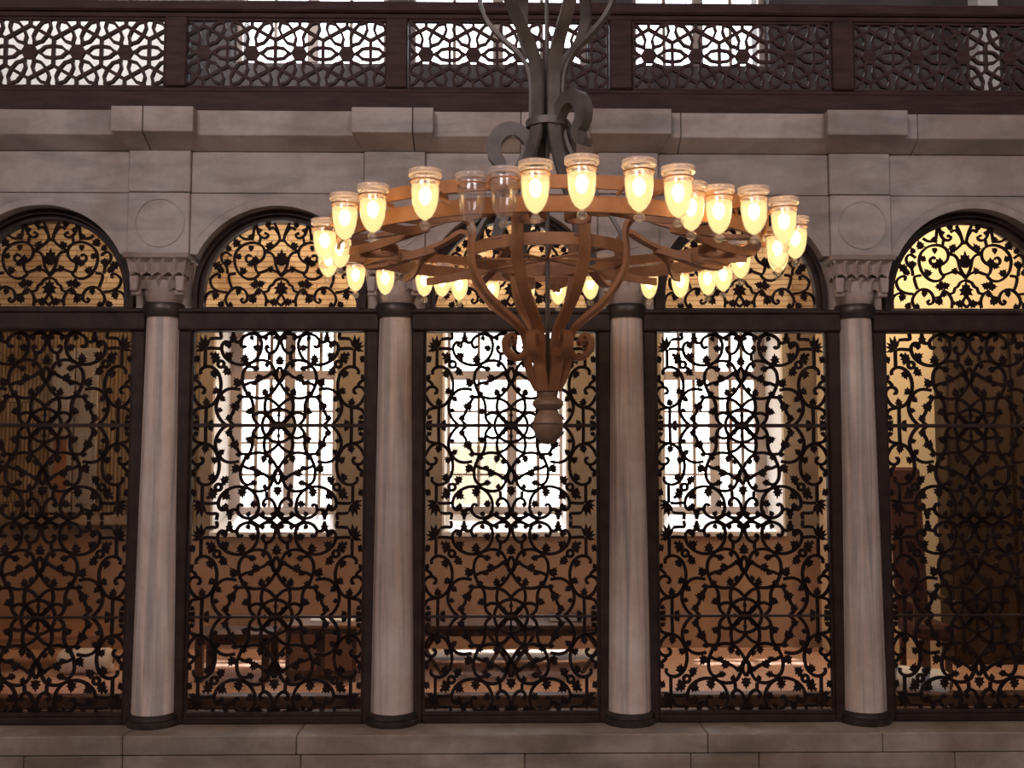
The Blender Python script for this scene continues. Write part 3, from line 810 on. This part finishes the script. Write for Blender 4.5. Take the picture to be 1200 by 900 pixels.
# ---------------------------------------------------------------- library room behind the arcade
lf = struct(box('floor_room', (HX0, 6.92, Z_LEDGE-0.2), (HX1, Y_BACK+0.7, Z_LEDGE), M['floor']))
struct(box('trim_2', (XL, 6.95, Z_LEDGE), (XR, 7.07, Z_LEDGE+0.085), M['wood'], None, 0.01))
struct(box('ceiling_room', (HX0, YF+0.36, Z_TOP-0.04), (HX1, Y_BACK-0.01, Z_TOP-0.002), M['dim']))
YW1 = Y_BACK + 0.65
wx = [(-2.58, -1.45), (-0.49, 0.66), (1.51, 2.64)]
ux = [(-2.48, -1.02), (-0.83, 0.86), (1.28, 2.58)]
Z_S, Z_WT = AZ(623, Y_BACK), AZ(380, Y_BACK+0.5)
Z_U0, Z_U1 = AZ(76, Y_BACK), 8.3
rear = struct_root('wall_rear')
def wall_piece(x0, x1, z0, z1, mat, y0=Y_BACK, y1=YW1): box('wall_section', (x0, y0, z0), (x1, y1, z1), mat, rear)
ZD = Z_S
WXL, WXR = HX0, HX1
wall_piece(WXL, WXR, Z_LEDGE-0.2, ZD-0.04, M['brown'])
edges = [WXL] + [e for w in wx for e in w] + [WXR]
for k in range(0, len(edges), 2):
    wall_piece(edges[k], edges[k+1], ZD-0.04, Z_WT, M['pier'])
uedges = [WXL] + [e for w in ux for e in w] + [WXR]
for k in range(0, len(uedges), 2):
    wall_piece(uedges[k], uedges[k+1], Z_U0, Z_U1, M['dark_wall'])
wall_piece(WXL, WXR, Z_WT, Z_TOP-0.1, M['tile'])
wall_piece(WXL, WXR, Z_TOP-0.1, Z_U0, M['dark_wall'])
wall_piece(WXL, WXR, Z_U1, HZ1, M['dark_wall'])
# striped tile facing and orange dado of the first bay, cream plaster return of the last bay
rear2 = struct_root('wall_lining')
box('tile_facing', (-5.2, Y_BACK-0.03, AZ(612, Y_BACK)), (-2.70, Y_BACK, Z_WT), M['striped'], rear2)
box('plaster_facing', (2.95, 8.55, Z_LEDGE), (6.0, Y_BACK-0.001, Z_TOP-0.1), M['cream'], rear2)
box('marble_shelf', (-5.2, Y_BACK-0.10, AZ(614, Y_BACK)), (-2.95, Y_BACK-0.03, AZ(603, Y_BACK)), M['ledge'], rear2, 0.006)
# side walls of the room and of the gallery over it
struct(box('wall_side_west', (-5.4, YF+0.36, Z_LEDGE), (-5.2, Y_BACK, Z_TOP-0.1), M['tile']))
struct(box('wall_side_east', (5.0, YF+0.36, Z_LEDGE), (5.2, 8.55, Z_TOP-0.1), M['cream']))
struct(box('wall_gallery', (-6.5, 8.35, Z_TOP), (AX(196, 8.35, 60), 8.6, 8.8), M['plaster'], None, 0.01))
struct(box('wall_gallery_east', (AX(1142, 8.4, 60), 8.3, Z_TOP), (AX(1165, 8.4, 60), 8.5, 8.8), M['plaster'], None, 0.01))

def build_window(idx, x0, x1, z0, z1, yw, mull, trans, ncol, nrow, stile):
    """wooden frame with mullion, transom, glazing bars and single panes"""
    r = struct_root('window_%d' % idx)
    y0, y1 = yw, yw+0.07
    fs = stile
    box('frame_stile', (x0, y0, z0), (x0+fs, y1, z1), M['winwood'], r, 0.006)
    box('frame_stile', (x1-fs, y0, z0), (x1, y1, z1), M['winwood'], r, 0.006)
    box('frame_rail', (x0+fs, y0, z0), (x1-fs, y1, z0+0.07), M['winwood'], r, 0.006)
    box('frame_rail', (x0+fs, y0, z1-0.07), (x1-fs, y1, z1), M['winwood'], r, 0.006)
    mx = x0 + (x1-x0)*mull
    box('mullion', (mx-0.05, y0-0.01, z0+0.07), (mx+0.05, y1, z1-0.07), M['winwood'], r, 0.006)
    zt = trans
    if zt: box('transom', (x0+fs, y0-0.005, zt-0.045), (x1-fs, y1-0.001, zt+0.045), M['winwood'], r, 0.006)
    zs = [z0+0.07] + ([zt-0.045, zt+0.045] if zt else []) + [z1-0.07]
    lights = [(a, b) for a, b in zip(zs[0::2], zs[1::2])]
    for (a, b) in ((x0+fs, mx-0.05), (mx+0.05, x1-fs)):
        for li, (c, e) in enumerate(lights):
            rows = nrow if li == 0 else 1
            for i in range(ncol):
                for j in range(rows):
                    xa, xb = a+(b-a)*i/ncol, a+(b-a)*(i+1)/ncol
                    za, zb_ = c+(e-c)*j/rows, c+(e-c)*(j+1)/rows
                    box('pane', (xa+0.004, yw+0.033, za+0.004), (xb-0.004, yw+0.037, zb_-0.004), M['pane'], r)
            for i in range(1, ncol):
                xa = a+(b-a)*i/ncol
                box('glazing_bar', (xa-0.015, yw+0.02, c), (xa+0.015, yw+0.05, e), M['bar'], r)
            for j in range(1, rows):
                za = c+(e-c)*j/rows
                box('glazing_bar', (a, yw+0.024, za-0.010), (b, yw+0.046, za+0.010), M['bar'], r)
    return r
ztr = AZ(440, YW1-0.1)
for i, (a, b) in enumerate(wx):
    w = build_window(i+1, a, b, AZ(602, YW1-0.1), Z_WT, YW1-0.12, (0.52, 0.56, 0.54)[i], ztr, 2 + (i != 1), 4, (0.13, 0.05, 0.13)[i])
    m = MB(); zf = AZ(602, YW1-0.1)
    m.prism([(Y_BACK-0.03, Z_S-0.04), (Y_BACK-0.03, Z_S), (YW1-0.12, zf), (YW1, zf), (YW1, Z_S-0.04)], a+0.001, b-0.001, 'x')
    obj('sill', m, M['sill'], w)
    for (p, q) in ((a, a+0.02), (b-0.02, b)): box('reveal_lining', (p, Y_BACK+0.004, zf-0.1), (q, YW1-0.121, Z_WT), M['plaster'], w)
    ua, ub = ux[i]
    if i == 1:
        m = MB(); xa, xb, za, zz = a+0.06, (a+b)/2-0.02, zf+0.08, AZ(522, YW1-0.1); n = 14
        p = [(xa+(xb-xa)*k/n, YW1-0.035 + 0.008*(1 if k % 2 else -1)) for k in range(n+1)]
        m.prism(p + [(x, y+0.004) for x, y in reversed(p)], za, zz, 'z'); obj('net_curtain', m, M['net'], w)
    build_window(i+4, ua, ub, Z_U0, Z_U1, Y_BACK+0.15, 0.5, AZ(14, Y_BACK+0.1), 2, 1, 0.06)
    area('window_portal', ((a+b)/2, YW1+0.02, (Z_S+Z_WT)/2), ((a+b)/2, 0, (Z_S+Z_WT)/2), b-a, Z_WT-Z_S, 1, (1, 1, 1), True)
    area('window_portal', ((ua+ub)/2, YW1+0.02, (Z_U0+Z_U1)/2), ((ua+ub)/2, 0, (Z_U0+Z_U1)/2), ub-ua, Z_U1-Z_U0, 1, (1, 1, 1), True)
struct(box('ground_outside', (-30, YW1+0.01, 0.25), (30, 60, 0.35), M['outside']))

# shuttered window of the tiled bay
sh = struct_root('window_7')
for k in range(2):
    a = AX(62 + k*28, Y_BACK, 500); b = AX(88 + k*28, Y_BACK, 500)
    box('shutter', (a, Y_BACK-0.06, AZ(600, Y_BACK)), (b, Y_BACK-0.031, AZ(410, Y_BACK)), M['dim'], sh, 0.006)
    box('shutter_panel', (a+0.04, Y_BACK-0.07, AZ(590, Y_BACK)), (b-0.04, Y_BACK-0.058, AZ(510, Y_BACK)), M['midwood' if k == 0 else 'dim'], sh, 0.004)
    box('shutter_panel', (a+0.04, Y_BACK-0.07, AZ(500, Y_BACK)), (b-0.04, Y_BACK-0.058, AZ(420, Y_BACK)), M['dim'], sh, 0.004)

# ---------------------------------------------------------------- furniture seen through the grilles
def low_table(x0, x1, y0, y1, h, label, xlegs=True):
    t = thing('low_table', label, 'table', ((x0+x1)/2, (y0+y1)/2, Z_LEDGE))
    w, dpt = (x1-x0)/2, (y1-y0)/2
    m = MB(); m.box((-w, -dpt, h-0.035), (w, dpt, h)); obj('tabletop', m, M['wood'], t, bevel=0.006)
    m = MB(); m.box((-w+0.04, -dpt+0.02, h-0.085), (w-0.04, -dpt+0.045, h-0.035)); obj('apron', m, M['wood'], t)
    if xlegs:
        for sx in (-0.82, -0.12, 0.12, 0.82):
            for sg in (-1, 1):
                m = MB(); cx_ = sx*w
                m.sweep([(cx_ - sg*0.13, sg*0.012, 0), (cx_ + sg*0.13, sg*0.012, h-0.04)], 0.02, 0.03, side=(0, 1, 0)); obj('leg', m, M['wood'], t)
    else:
        for sx in (-1, 1):
            for sy in (-1, 1):
                m = MB(); cx_, cy_ = sx*(w-0.05), sy*(dpt-0.05); m.box((cx_-0.03, cy_-0.03, 0), (cx_+0.03, cy_+0.03, h-0.035)); obj('leg', m, M['wood'], t, bevel=0.004)
    return t
yt = 8.0
low_table(AX(478, yt), AX(722, yt), yt-0.22, yt+0.28, AZ(721, yt+0.28)-Z_LEDGE, 'long low dark table on crossed legs under the middle bright window')
bk = thing('book', 'closed white-edged book lying on the long low table', 'book', (AX(665, yt, 715), yt+0.05, AZ(721, yt+0.28)))
m = MB(); m.box((-0.14, -0.10, 0.004), (0.14, 0.10, 0.036)); obj('page_block', m, M['paper'], bk)
m = MB(); m.box((-0.145, -0.105, 0.0), (0.145, 0.105, 0.004)); m.box((-0.145, -0.105, 0.036), (0.145, 0.105, 0.04)); m.box((-0.145, 0.1, 0.0), (0.145, 0.105, 0.04)); obj('cover', m, M['red'], bk)
yb = 8.35
bn = thing('bench', 'long pale low bench standing against the wall behind the crossed-leg table', 'bench', (AX(600, yb), yb, Z_LEDGE))
m = MB(); m.box((-1.0, -0.16, 0.07), (1.0, 0.16, 0.10)); obj('seat', m, M['paper'], bn, bevel=0.008)
for sx in (-0.9, 0, 0.9):
    m = MB(); m.box((sx-0.03, -0.13, 0), (sx+0.03, 0.13, 0.07)); obj('leg', m, M['midwood'], bn)
low_table(AX(240, 8.0), AX(330, 8.0), 7.75, 8.15, AZ(732, 8.15)-Z_LEDGE, 'small dark low table with square legs under the first bright window', False)
# chest
yc = 7.95
zt = AZ(722, yc+0.2)-Z_LEDGE
ch = thing('chest', 'dark brown panelled wooden chest beside the small low table', 'chest', (AX(384, yc), yc, Z_LEDGE))
wc = (AX(422, yc)-AX(342, yc))/2
m = MB(); m.box((-wc, -0.2, 0.05), (wc, 0.2, zt-0.03)); obj('body', m, M['wood'], ch, bevel=0.006)
m = MB(); m.box((-wc-0.015, -0.22, zt-0.03), (wc+0.015, 0.21, zt)); obj('lid', m, M['midwood'], ch, bevel=0.006)
for k in (-1, 1):
    m = MB(); m.box((k*wc/2-wc*0.38, -0.208, 0.09), (k*wc/2+wc*0.38, -0.198, zt-0.07)); obj('front_panel', m, M['midwood'], ch, bevel=0.004)
for sx in (-1, 1):
    for sy in (-1, 1):
        m = MB(); m.box((sx*(wc-0.04)-0.03, sy*0.16-0.03, 0), (sx*(wc-0.04)+0.03, sy*0.16+0.03, 0.05)); obj('foot', m, M['wood'], ch)
# papers on the chest
pp = MB(); pp.box((-0.17, -0.07, 0.0), (0.17, 0.09, 0.012)); o = obj('paper_stack', pp, M['paper'], None, loc=(AX(392, yc), yc, Z_LEDGE+zt)); tag(o, 'sheaf of white papers lying on the dark chest lid', 'papers')
# bolsters
def bolster(x, y, L, r, rz, mat, label, band=None):
    t = thing('bolster', label, 'cushion', (x, y, Z_LEDGE), rz)
    n = 10
    pr = [(0.02, -L/2), (r*0.75, -L/2+0.005), (r, -L/2+0.04), (r, 0), (r, L/2-0.04), (r*0.75, L/2-0.005), (0.02, L/2)]
    m = MB(); m.lathe(pr, 20); m.v = [(p[2], p[1], p[0]+r) for p in m.v]; obj('pillow_body', m, mat, t, 40)
    for sx in (-1, 1):
        m = MB(); m.lathe([(0.001, 0), (0.03, 0), (0.02, 0.012), (0.001, 0.014)], 12, cap=False); m.v = [(sx*(L/2 + p[2] - 0.002), p[1], p[0]+r) for p in m.v]; obj('end_button', m, M['wood'], t, 40)
    if band:
        for q in band:
            m = MB(); m.lathe([(r+0.003, q-0.03), (r+0.004, q-0.03), (r+0.004, q+0.03), (r+0.003, q+0.03)], 20, cap=False); m.v = [(p[2], p[1], p[0]+r) for p in m.v]; obj('stripe', m, M['blue_cloth'], t, 40)
bolster(AX(108, 8.1), 8.1, 0.42, 0.10, 0.08, M['pale_cloth'], 'pale cylindrical bolster on the floor by the orange dado')
bolster(AX(1062, 7.2), 7.2, 0.50, 0.11, -0.55, M['paper'], 'white bolster with blue stripes lying before the dark red armchair', (-0.12, 0.1))
# reading stand lying low in the tiled bay
rs = thing('low_table', 'low sloping brown reading desk beside the pale bolster', 'table', (AX(40, 8.2), 8.35, Z_LEDGE), 0.25)
m = MB(); m.prism([(-0.2, 0.24), (0.2, 0.30), (0.2, 0.33), (-0.2, 0.27)], -0.6, 0.6, 'x'); obj('tabletop', m, M['midwood'], rs, bevel=0.004)
for sx in (-0.5, 0.5):
    m = MB(); m.prism([(-0.16, 0), (0.16, 0), (0.16, 0.293), (-0.16, 0.245)], sx-0.02, sx+0.02, 'x'); obj('leg', m, M['wood'], rs)
# dark cupboard
yd = 8.30
x0, x1 = AX(1112, yd), AX(1262, yd)
cup = thing('cupboard', 'tall dark wooden cupboard with panelled doors against the cream wall', 'cupboard', ((x0+x1)/2, 8.42, Z_LEDGE))
w = (x1-x0)/2; H = AZ(376, yd) - Z_LEDGE
m = MB(); m.box((-w, -0.10, 0), (w, 0.125, H)); obj('carcass', m, M['ebony'], cup, bevel=0.008)
m = MB(); m.box((-w-0.03, -0.15, H), (w+0.03, 0.125, H+0.06)); obj('cornice', m, M['ebony'], cup, bevel=0.01)
for k in range(2):
    a = -w + 0.02 + k*w; b = a + w - 0.03
    m = MB(); m.box((a, -0.13, 0.08), (b, -0.102, H-0.04)); dd = obj('door', m, M['ebony'], cup, bevel=0.006)
    for (p, q) in ((0.14, 0.36), (0.40, 0.68), (0.72, 0.96)):
        m = MB(); m.box((a+0.08, -0.142, H*p), (b-0.08, -0.129, H*q)); obj('door_panel', m, M['ebony'], dd, bevel=0.006)
    m = MB(); m.lathe([(0.006, 0), (0.006, 0.012), (0.016, 0.02), (0.014, 0.032), (0.002, 0.036)], 12)
    m.v = [((b-0.035 if k == 0 else a+0.035) + p[0], -0.129 - p[2], H*0.5 + p[1]) for p in m.v]; obj('knob', m, M['bronze'], dd, 40)
# red armchair
ya = 7.75
ac = thing('armchair', 'dark red upholstered armchair between the column and the dark cupboard', 'chair', (AX(1077, ya), ya, Z_LEDGE))
aw = 0.125
ztp = AZ(548, ya)-Z_LEDGE
m = MB(); m.box((-aw, -0.24, 0.34), (aw, 0.22, 0.46)); obj('seat', m, M['red'], ac, bevel=0.03)
m = MB(); m.prism([(0.16, 0.42), (0.25, 0.42), (0.33, ztp), (0.26, ztp)], -aw, aw, 'x'); obj('backrest', m, M['red'], ac, bevel=0.025)
for sx in (-1, 1):
    m = MB(); m.sweep([(sx*(aw+0.015), -0.20, 0.38), (sx*(aw+0.015), -0.20, 0.62), (sx*(aw+0.015), 0.24, 0.64)], 0.035, 0.03, side=(1, 0, 0)); obj('armrest', m, M['wood'], ac)
    for sy in (-0.2, 0.18):
        m = MB(); m.box((sx*(aw-0.03)-0.02, sy-0.02, 0), (sx*(aw-0.03)+0.02, sy+0.02, 0.34)); obj('leg', m, M['wood'], ac)

# ---------------------------------------------------------------- chandelier
DX, DY = 0.245, 4.70
ch = thing('chandelier', 'large round iron chandelier with glass cup lamps hanging before the arcade', 'chandelier', (DX, DY, EYE))
RG = 1.02; ZG = 1.085; TILT = 0.042
def circle3(r, z, n): return [(r*math.cos(2*PI*k/n), r*math.sin(2*PI*k/n), z + (TILT*r*math.sin(2*PI*k/n) if r > 0.5 else 0)) for k in range(n)]
def hoop(name, r, z, h, t, n=96, mat='chand'):
    m = MB(); m.sweep(circle3(r, z, n), h, t, side=(0, 0, 1), closed=True); return obj(name, m, M[mat], ch, 40)
hoop('outer_hoop', RG, ZG-0.005, 0.052, 0.014)
hoop('outer_hoop', RG-0.035, ZG-0.082, 0.062, 0.016)
for k in range(24):
    a = 2*PI*k/24; a2 = a + 0.13
    m = MB(); m.sweep([(RG*math.cos(a), RG*math.sin(a), ZG-0.01 + TILT*RG*math.sin(a)), ((RG-0.04)*math.cos(a2), (RG-0.04)*math.sin(a2), ZG-0.09 + TILT*RG*math.sin(a2))], 0.016, 0.008, side=(0, 0, 1)); obj('hoop_tie', m, M['chand'], ch)
RI, ZI = 0.375, 0.965
hoop('inner_hoop', RI, ZI, 0.055, 0.016, 64)
NR = 8; A0 = math.radians(-68)
rib_prof = [(0.05, 0.318), (0.085, 0.385), (0.105, 0.46), (0.11, 0.54), (0.13, 0.60), (0.185, 0.655), (0.27, 0.72), (0.34, 0.80), (0.383, 0.885), (0.39, 0.97), (0.385, 1.04), (0.40, 1.09), (0.445, 1.115), (0.50, 1.095)]
curl_prof = [(0.112, 0.505), (0.14, 0.475), (0.18, 0.475), (0.213, 0.505), (0.218, 0.55), (0.195, 0.575), (0.172, 0.56), (0.18, 0.54)]
arm_prof = [(0.46, 1.11), (0.56, 1.065), (0.70, 1.02), (0.84, 0.985), (0.92, 0.975), (0.985, 0.975)]
for k in range(NR):
    a = A0 + k*2*PI/NR; ca, sa = math.cos(a), math.sin(a)
    P = lambda r, z, off=0.0: Vector((r*ca - off*sa, r*sa + off*ca, z))
    tan = Vector((-sa, ca, 0))
    pth = [P(p[0], p[1]) for p in smooth_path([Vector((r, z, 0)) for r, z in rib_prof], 3)]
    m = MB(); m.sweep(pth, 0.052, 0.020, side=tan); obj('rib', m, M['chand'], ch, 40)
    pth = [P(p[0], p[1]) for p in smooth_path([Vector((r, z, 0)) for r, z in curl_prof], 3)]
    m = MB(); m.sweep(pth, 0.045, 0.018, side=tan); obj('rib_curl', m, M['chand'], ch, 40)
    pth = [P(p[0], p[1]) for p in smooth_path([Vector((r, z, 0)) for r, z in arm_prof], 3)]
    m = MB(); m.sweep(pth, 0.050, 0.018, side=tan); obj('arm', m, M['chand'], ch, 40)
    # lyre branches sweeping from the arm to the hoop on either side, with a scrolled tip
    for sg in (-1, 1):
        br = [(0.60, 0.012, 1.045), (0.70, 0.06, 1.01), (0.78, 0.16, 0.985), (0.86, 0.25, 0.97), (0.93, 0.30, 0.97)]
        pth = smooth_path([P(r, z, sg*o) for r, o, z in br], 3)
        m = MB(); m.sweep(pth, 0.040, 0.014, side=(0, 0, 1)); obj('branch', m, M['chand'], ch, 40)
    sc = [(0.86, 0.24, 0.955), (0.78, 0.27, 0.965), (0.71, 0.245, 0.97), (0.69, 0.19, 0.97), (0.73, 0.155, 0.97), (0.77, 0.175, 0.97)]
    pth = smooth_path([P(r, z, (1 if k % 2 else -1)*o) for r, o, z in sc], 3)
    m = MB(); m.sweep(pth, 0.045, 0.014, side=(0, 0, 1)); obj('scroll', m, M['chand'], ch, 40)
for k in range(4):
    a = A0 + PI/8 + k*PI/4; ca, sa = math.cos(a), math.sin(a)
    m = MB(); m.tube([(RI*ca, RI*sa, ZI-0.02), (-RI*ca, -RI*sa, ZI-0.02)], 0.007, 6); obj('tie_rod', m, M['chand'], ch)
m = MB(); m.tube([(0, 0, 0.30), (0, 0, 2.62)], 0.011, 8); obj('centre_rod', m, M['stem'], ch, 40)
zq = lambda v: (536-v)/FPX*DY
fin = [(0.0, 521), (0.028, 519), (0.055, 513), (0.070, 504), (0.073, 497), (0.066, 489), (0.048, 484), (0.044, 481), (0.062, 478), (0.074, 474), (0.072, 470), (0.056, 467), (0.046, 465), (0.050, 461), (0.050, 457), (0.03, 455)]
m = MB(); m.lathe([(max(r, 0.001), zq(v)) for r, v in fin], 28); obj('finial', m, M['finial'], ch, 35)
m = MB(); m.lathe([(0.0735, zq(497.5)), (0.0755, zq(497)), (0.0735, zq(496))], 28, cap=False); obj('finial_band', m, M['wood'], ch, 35)
# stem straps and their large curls
st_prof = [(0.375, 0.975), (0.345, 1.07), (0.275, 1.19), (0.19, 1.32), (0.125, 1.44), (0.085, 1.56), (0.075, 1.72), (0.085, 1.86), (0.135, 1.96), (0.225, 2.05), (0.30, 2.15), (0.335, 2.28), (0.30, 2.42), (0.20, 2.53), (0.09, 2.60), (0.015, 2.62)]
for k in range(6):
    a = math.radians(-70 + 60*k); ca, sa = math.cos(a), math.sin(a); tan = Vector((-sa, ca, 0))
    pth = [Vector((p[0]*ca, p[0]*sa, p[1])) for p in smooth_path([Vector((r, z, 0)) for r, z in st_prof], 3)]
    m = MB(); m.sweep(pth, 0.062, 0.018, side=tan); obj('stem_strap', m, M['stem'], ch, 40)
cur = [(0.065, 1.48), (0.085, 1.56), (0.135, 1.62), (0.20, 1.625), (0.250, 1.575), (0.255, 1.505), (0.222, 1.455), (0.245, 1.405), (0.285, 1.385)]
cw = [0.03, 0.04, 0.045, 0.05, 0.05, 0.045, 0.04, 0.03, 0.02]
for a, dz in ((178, -0.05), (-52, 0.06), (62, 0.02), (-118, -0.4)):
    if dz < -0.3: continue
    ar = math.radians(a); ca, sa = math.cos(ar), math.sin(ar); tan = Vector((-sa, ca, 0))
    pth = [Vector((p[0]*ca, p[0]*sa, p[1]+dz)) for p in smooth_path([Vector((r, z, 0)) for r, z in cur], 3)]
    ws = [0.055]*len(pth); ts = [0.036 + 0.034*math.sin(PI*min(1, i/(len(pth)-1)*1.1)) for i in range(len(pth))]
    m = MB(); m.sweep(pth, ws, ts, side=tan); obj('stem_curl', m, M['stem'], ch, 40)
for z_, r_ in ((1.60, 0.098),):
    m = MB(); m.sweep(circle3(r_, z_, 24), 0.035, 0.012, side=(0, 0, 1), closed=True); obj('collar', m, M['stem'], ch, 40)
m = MB(); m.tube([(0, 0, 2.6), (0, 0, HZ1-EYE)], 0.016, 8); obj('hanging_rod', m, M['stem'], ch, 40)

# glass lamps round the hoop: bearing in degrees and distance from the axis
glass_prof = [(0.050, -0.010), (0.060, -0.004), (0.0635, 0.004), (0.060, 0.011), (0.052, 0.010), (0.050, 0.0), (0.049, -0.028), (0.053, -0.040), (0.052, -0.075), (0.048, -0.110), (0.039, -0.140), (0.026, -0.160),
              (0.011, -0.170), (0.010, -0.176), (0.018, -0.183), (0.020, -0.194), (0.013, -0.205), (0.001, -0.209)]
m = MB(); m.lathe(glass_prof, 20, cap=False)
lit_me = m.mesh('glass_lamp', M['litglass'], 60)
m = MB(); m.lathe(glass_prof, 20, cap=False)
unlit_me = m.mesh('glass_lamp', M['lampglass'], 60)
m = MB(); m.lathe([(0.001, -0.046), (0.012, -0.050), (0.021, -0.064), (0.023, -0.082), (0.018, -0.100), (0.008, -0.112), (0.001, -0.115)], 10, cap=False)
bulb_me = m.mesh('bulb', M['bulb'], 60)
m = MB(); m.lathe([(0.0500, -0.046), (0.0505, -0.055), (0.0495, -0.075), (0.0455, -0.109), (0.0365, -0.138), (0.024, -0.158), (0.009, -0.168), (0.001, -0.169)], 16, cap=False)
glow_me = m.mesh('frosted_liner', M['glow'], 60)
m = MB(); m.lathe([(0.0525, -0.030), (0.0555, -0.030), (0.0555, -0.024), (0.0525, -0.024), (0.0525, -0.030)], 18, cap=False)

band_me = m.mesh('holder_band', M['chand'], 40)
m = MB(); m.sweep([(0.0565*math.cos(2*PI*k/20), 0.0565*math.sin(2*PI*k/20), 0.003) for k in range(20)], 0.020, 0.011, side=(0, 0, 1), closed=True)
rim_me = m.mesh('rim', M['rimglass'], 60, 0.0)
lamp_list = [(-140,1.12),(-130,1.13),(-115,1.20),(-108,1.09),(-101,1.13),(-95,1.21),(-87.5,1.27),(-78,1.26),(-70,1.22),(-61,1.05),(-54,1.07),(-48,1.15),(-36,1.16),(-17,1.14),(-6,1.08),
             (-166,1.05),(-176,0.98),(169,1.10),(146,1.22),(137,1.18),(127,1.08),(122,1.04),(114,1.13),(103,1.22),(93,1.20),(84,1.20),(73,1.02),(56,1.13),(48,1.20),(40,1.22),(33,1.18),(12,1.0),(2,1.12)]
UNLIT = (3, 4)
for i, (deg, r) in enumerate(lamp_list):
    a = math.radians(deg); ca, sa = math.cos(a), math.sin(a)
    lamp = link('glass_lamp', unlit_me if i in UNLIT else lit_me, ch, (r*ca, r*sa, 1.062 + 0.018*r*sa), a)
    if i in UNLIT: lamp['label'] = 'unlit clear glass lamp'
    else:
        lamp['label'] = 'lit glass lamp glowing yellow'
        link('bulb', bulb_me, lamp); link('frosted_liner', glow_me, lamp)
    link('holder_band', band_me, lamp)
    link('rim', rim_me, lamp)
    m = MB()
    dr = RG - r
    s = 1 if dr >= 0 else -1
    m.sweep([(s*0.054, 0, -0.027), (s*0.068, 0, -0.040), (dr, 0, -0.045)] if abs(dr) > 0.075 else [(0.0, 0.054, -0.027), (0.0, 0.066, -0.040), (dr, 0.075, -0.045)], 0.014, 0.006, side=(0, 0, 1))
    link('bracket', m.mesh('bracket', M['chand']), lamp)
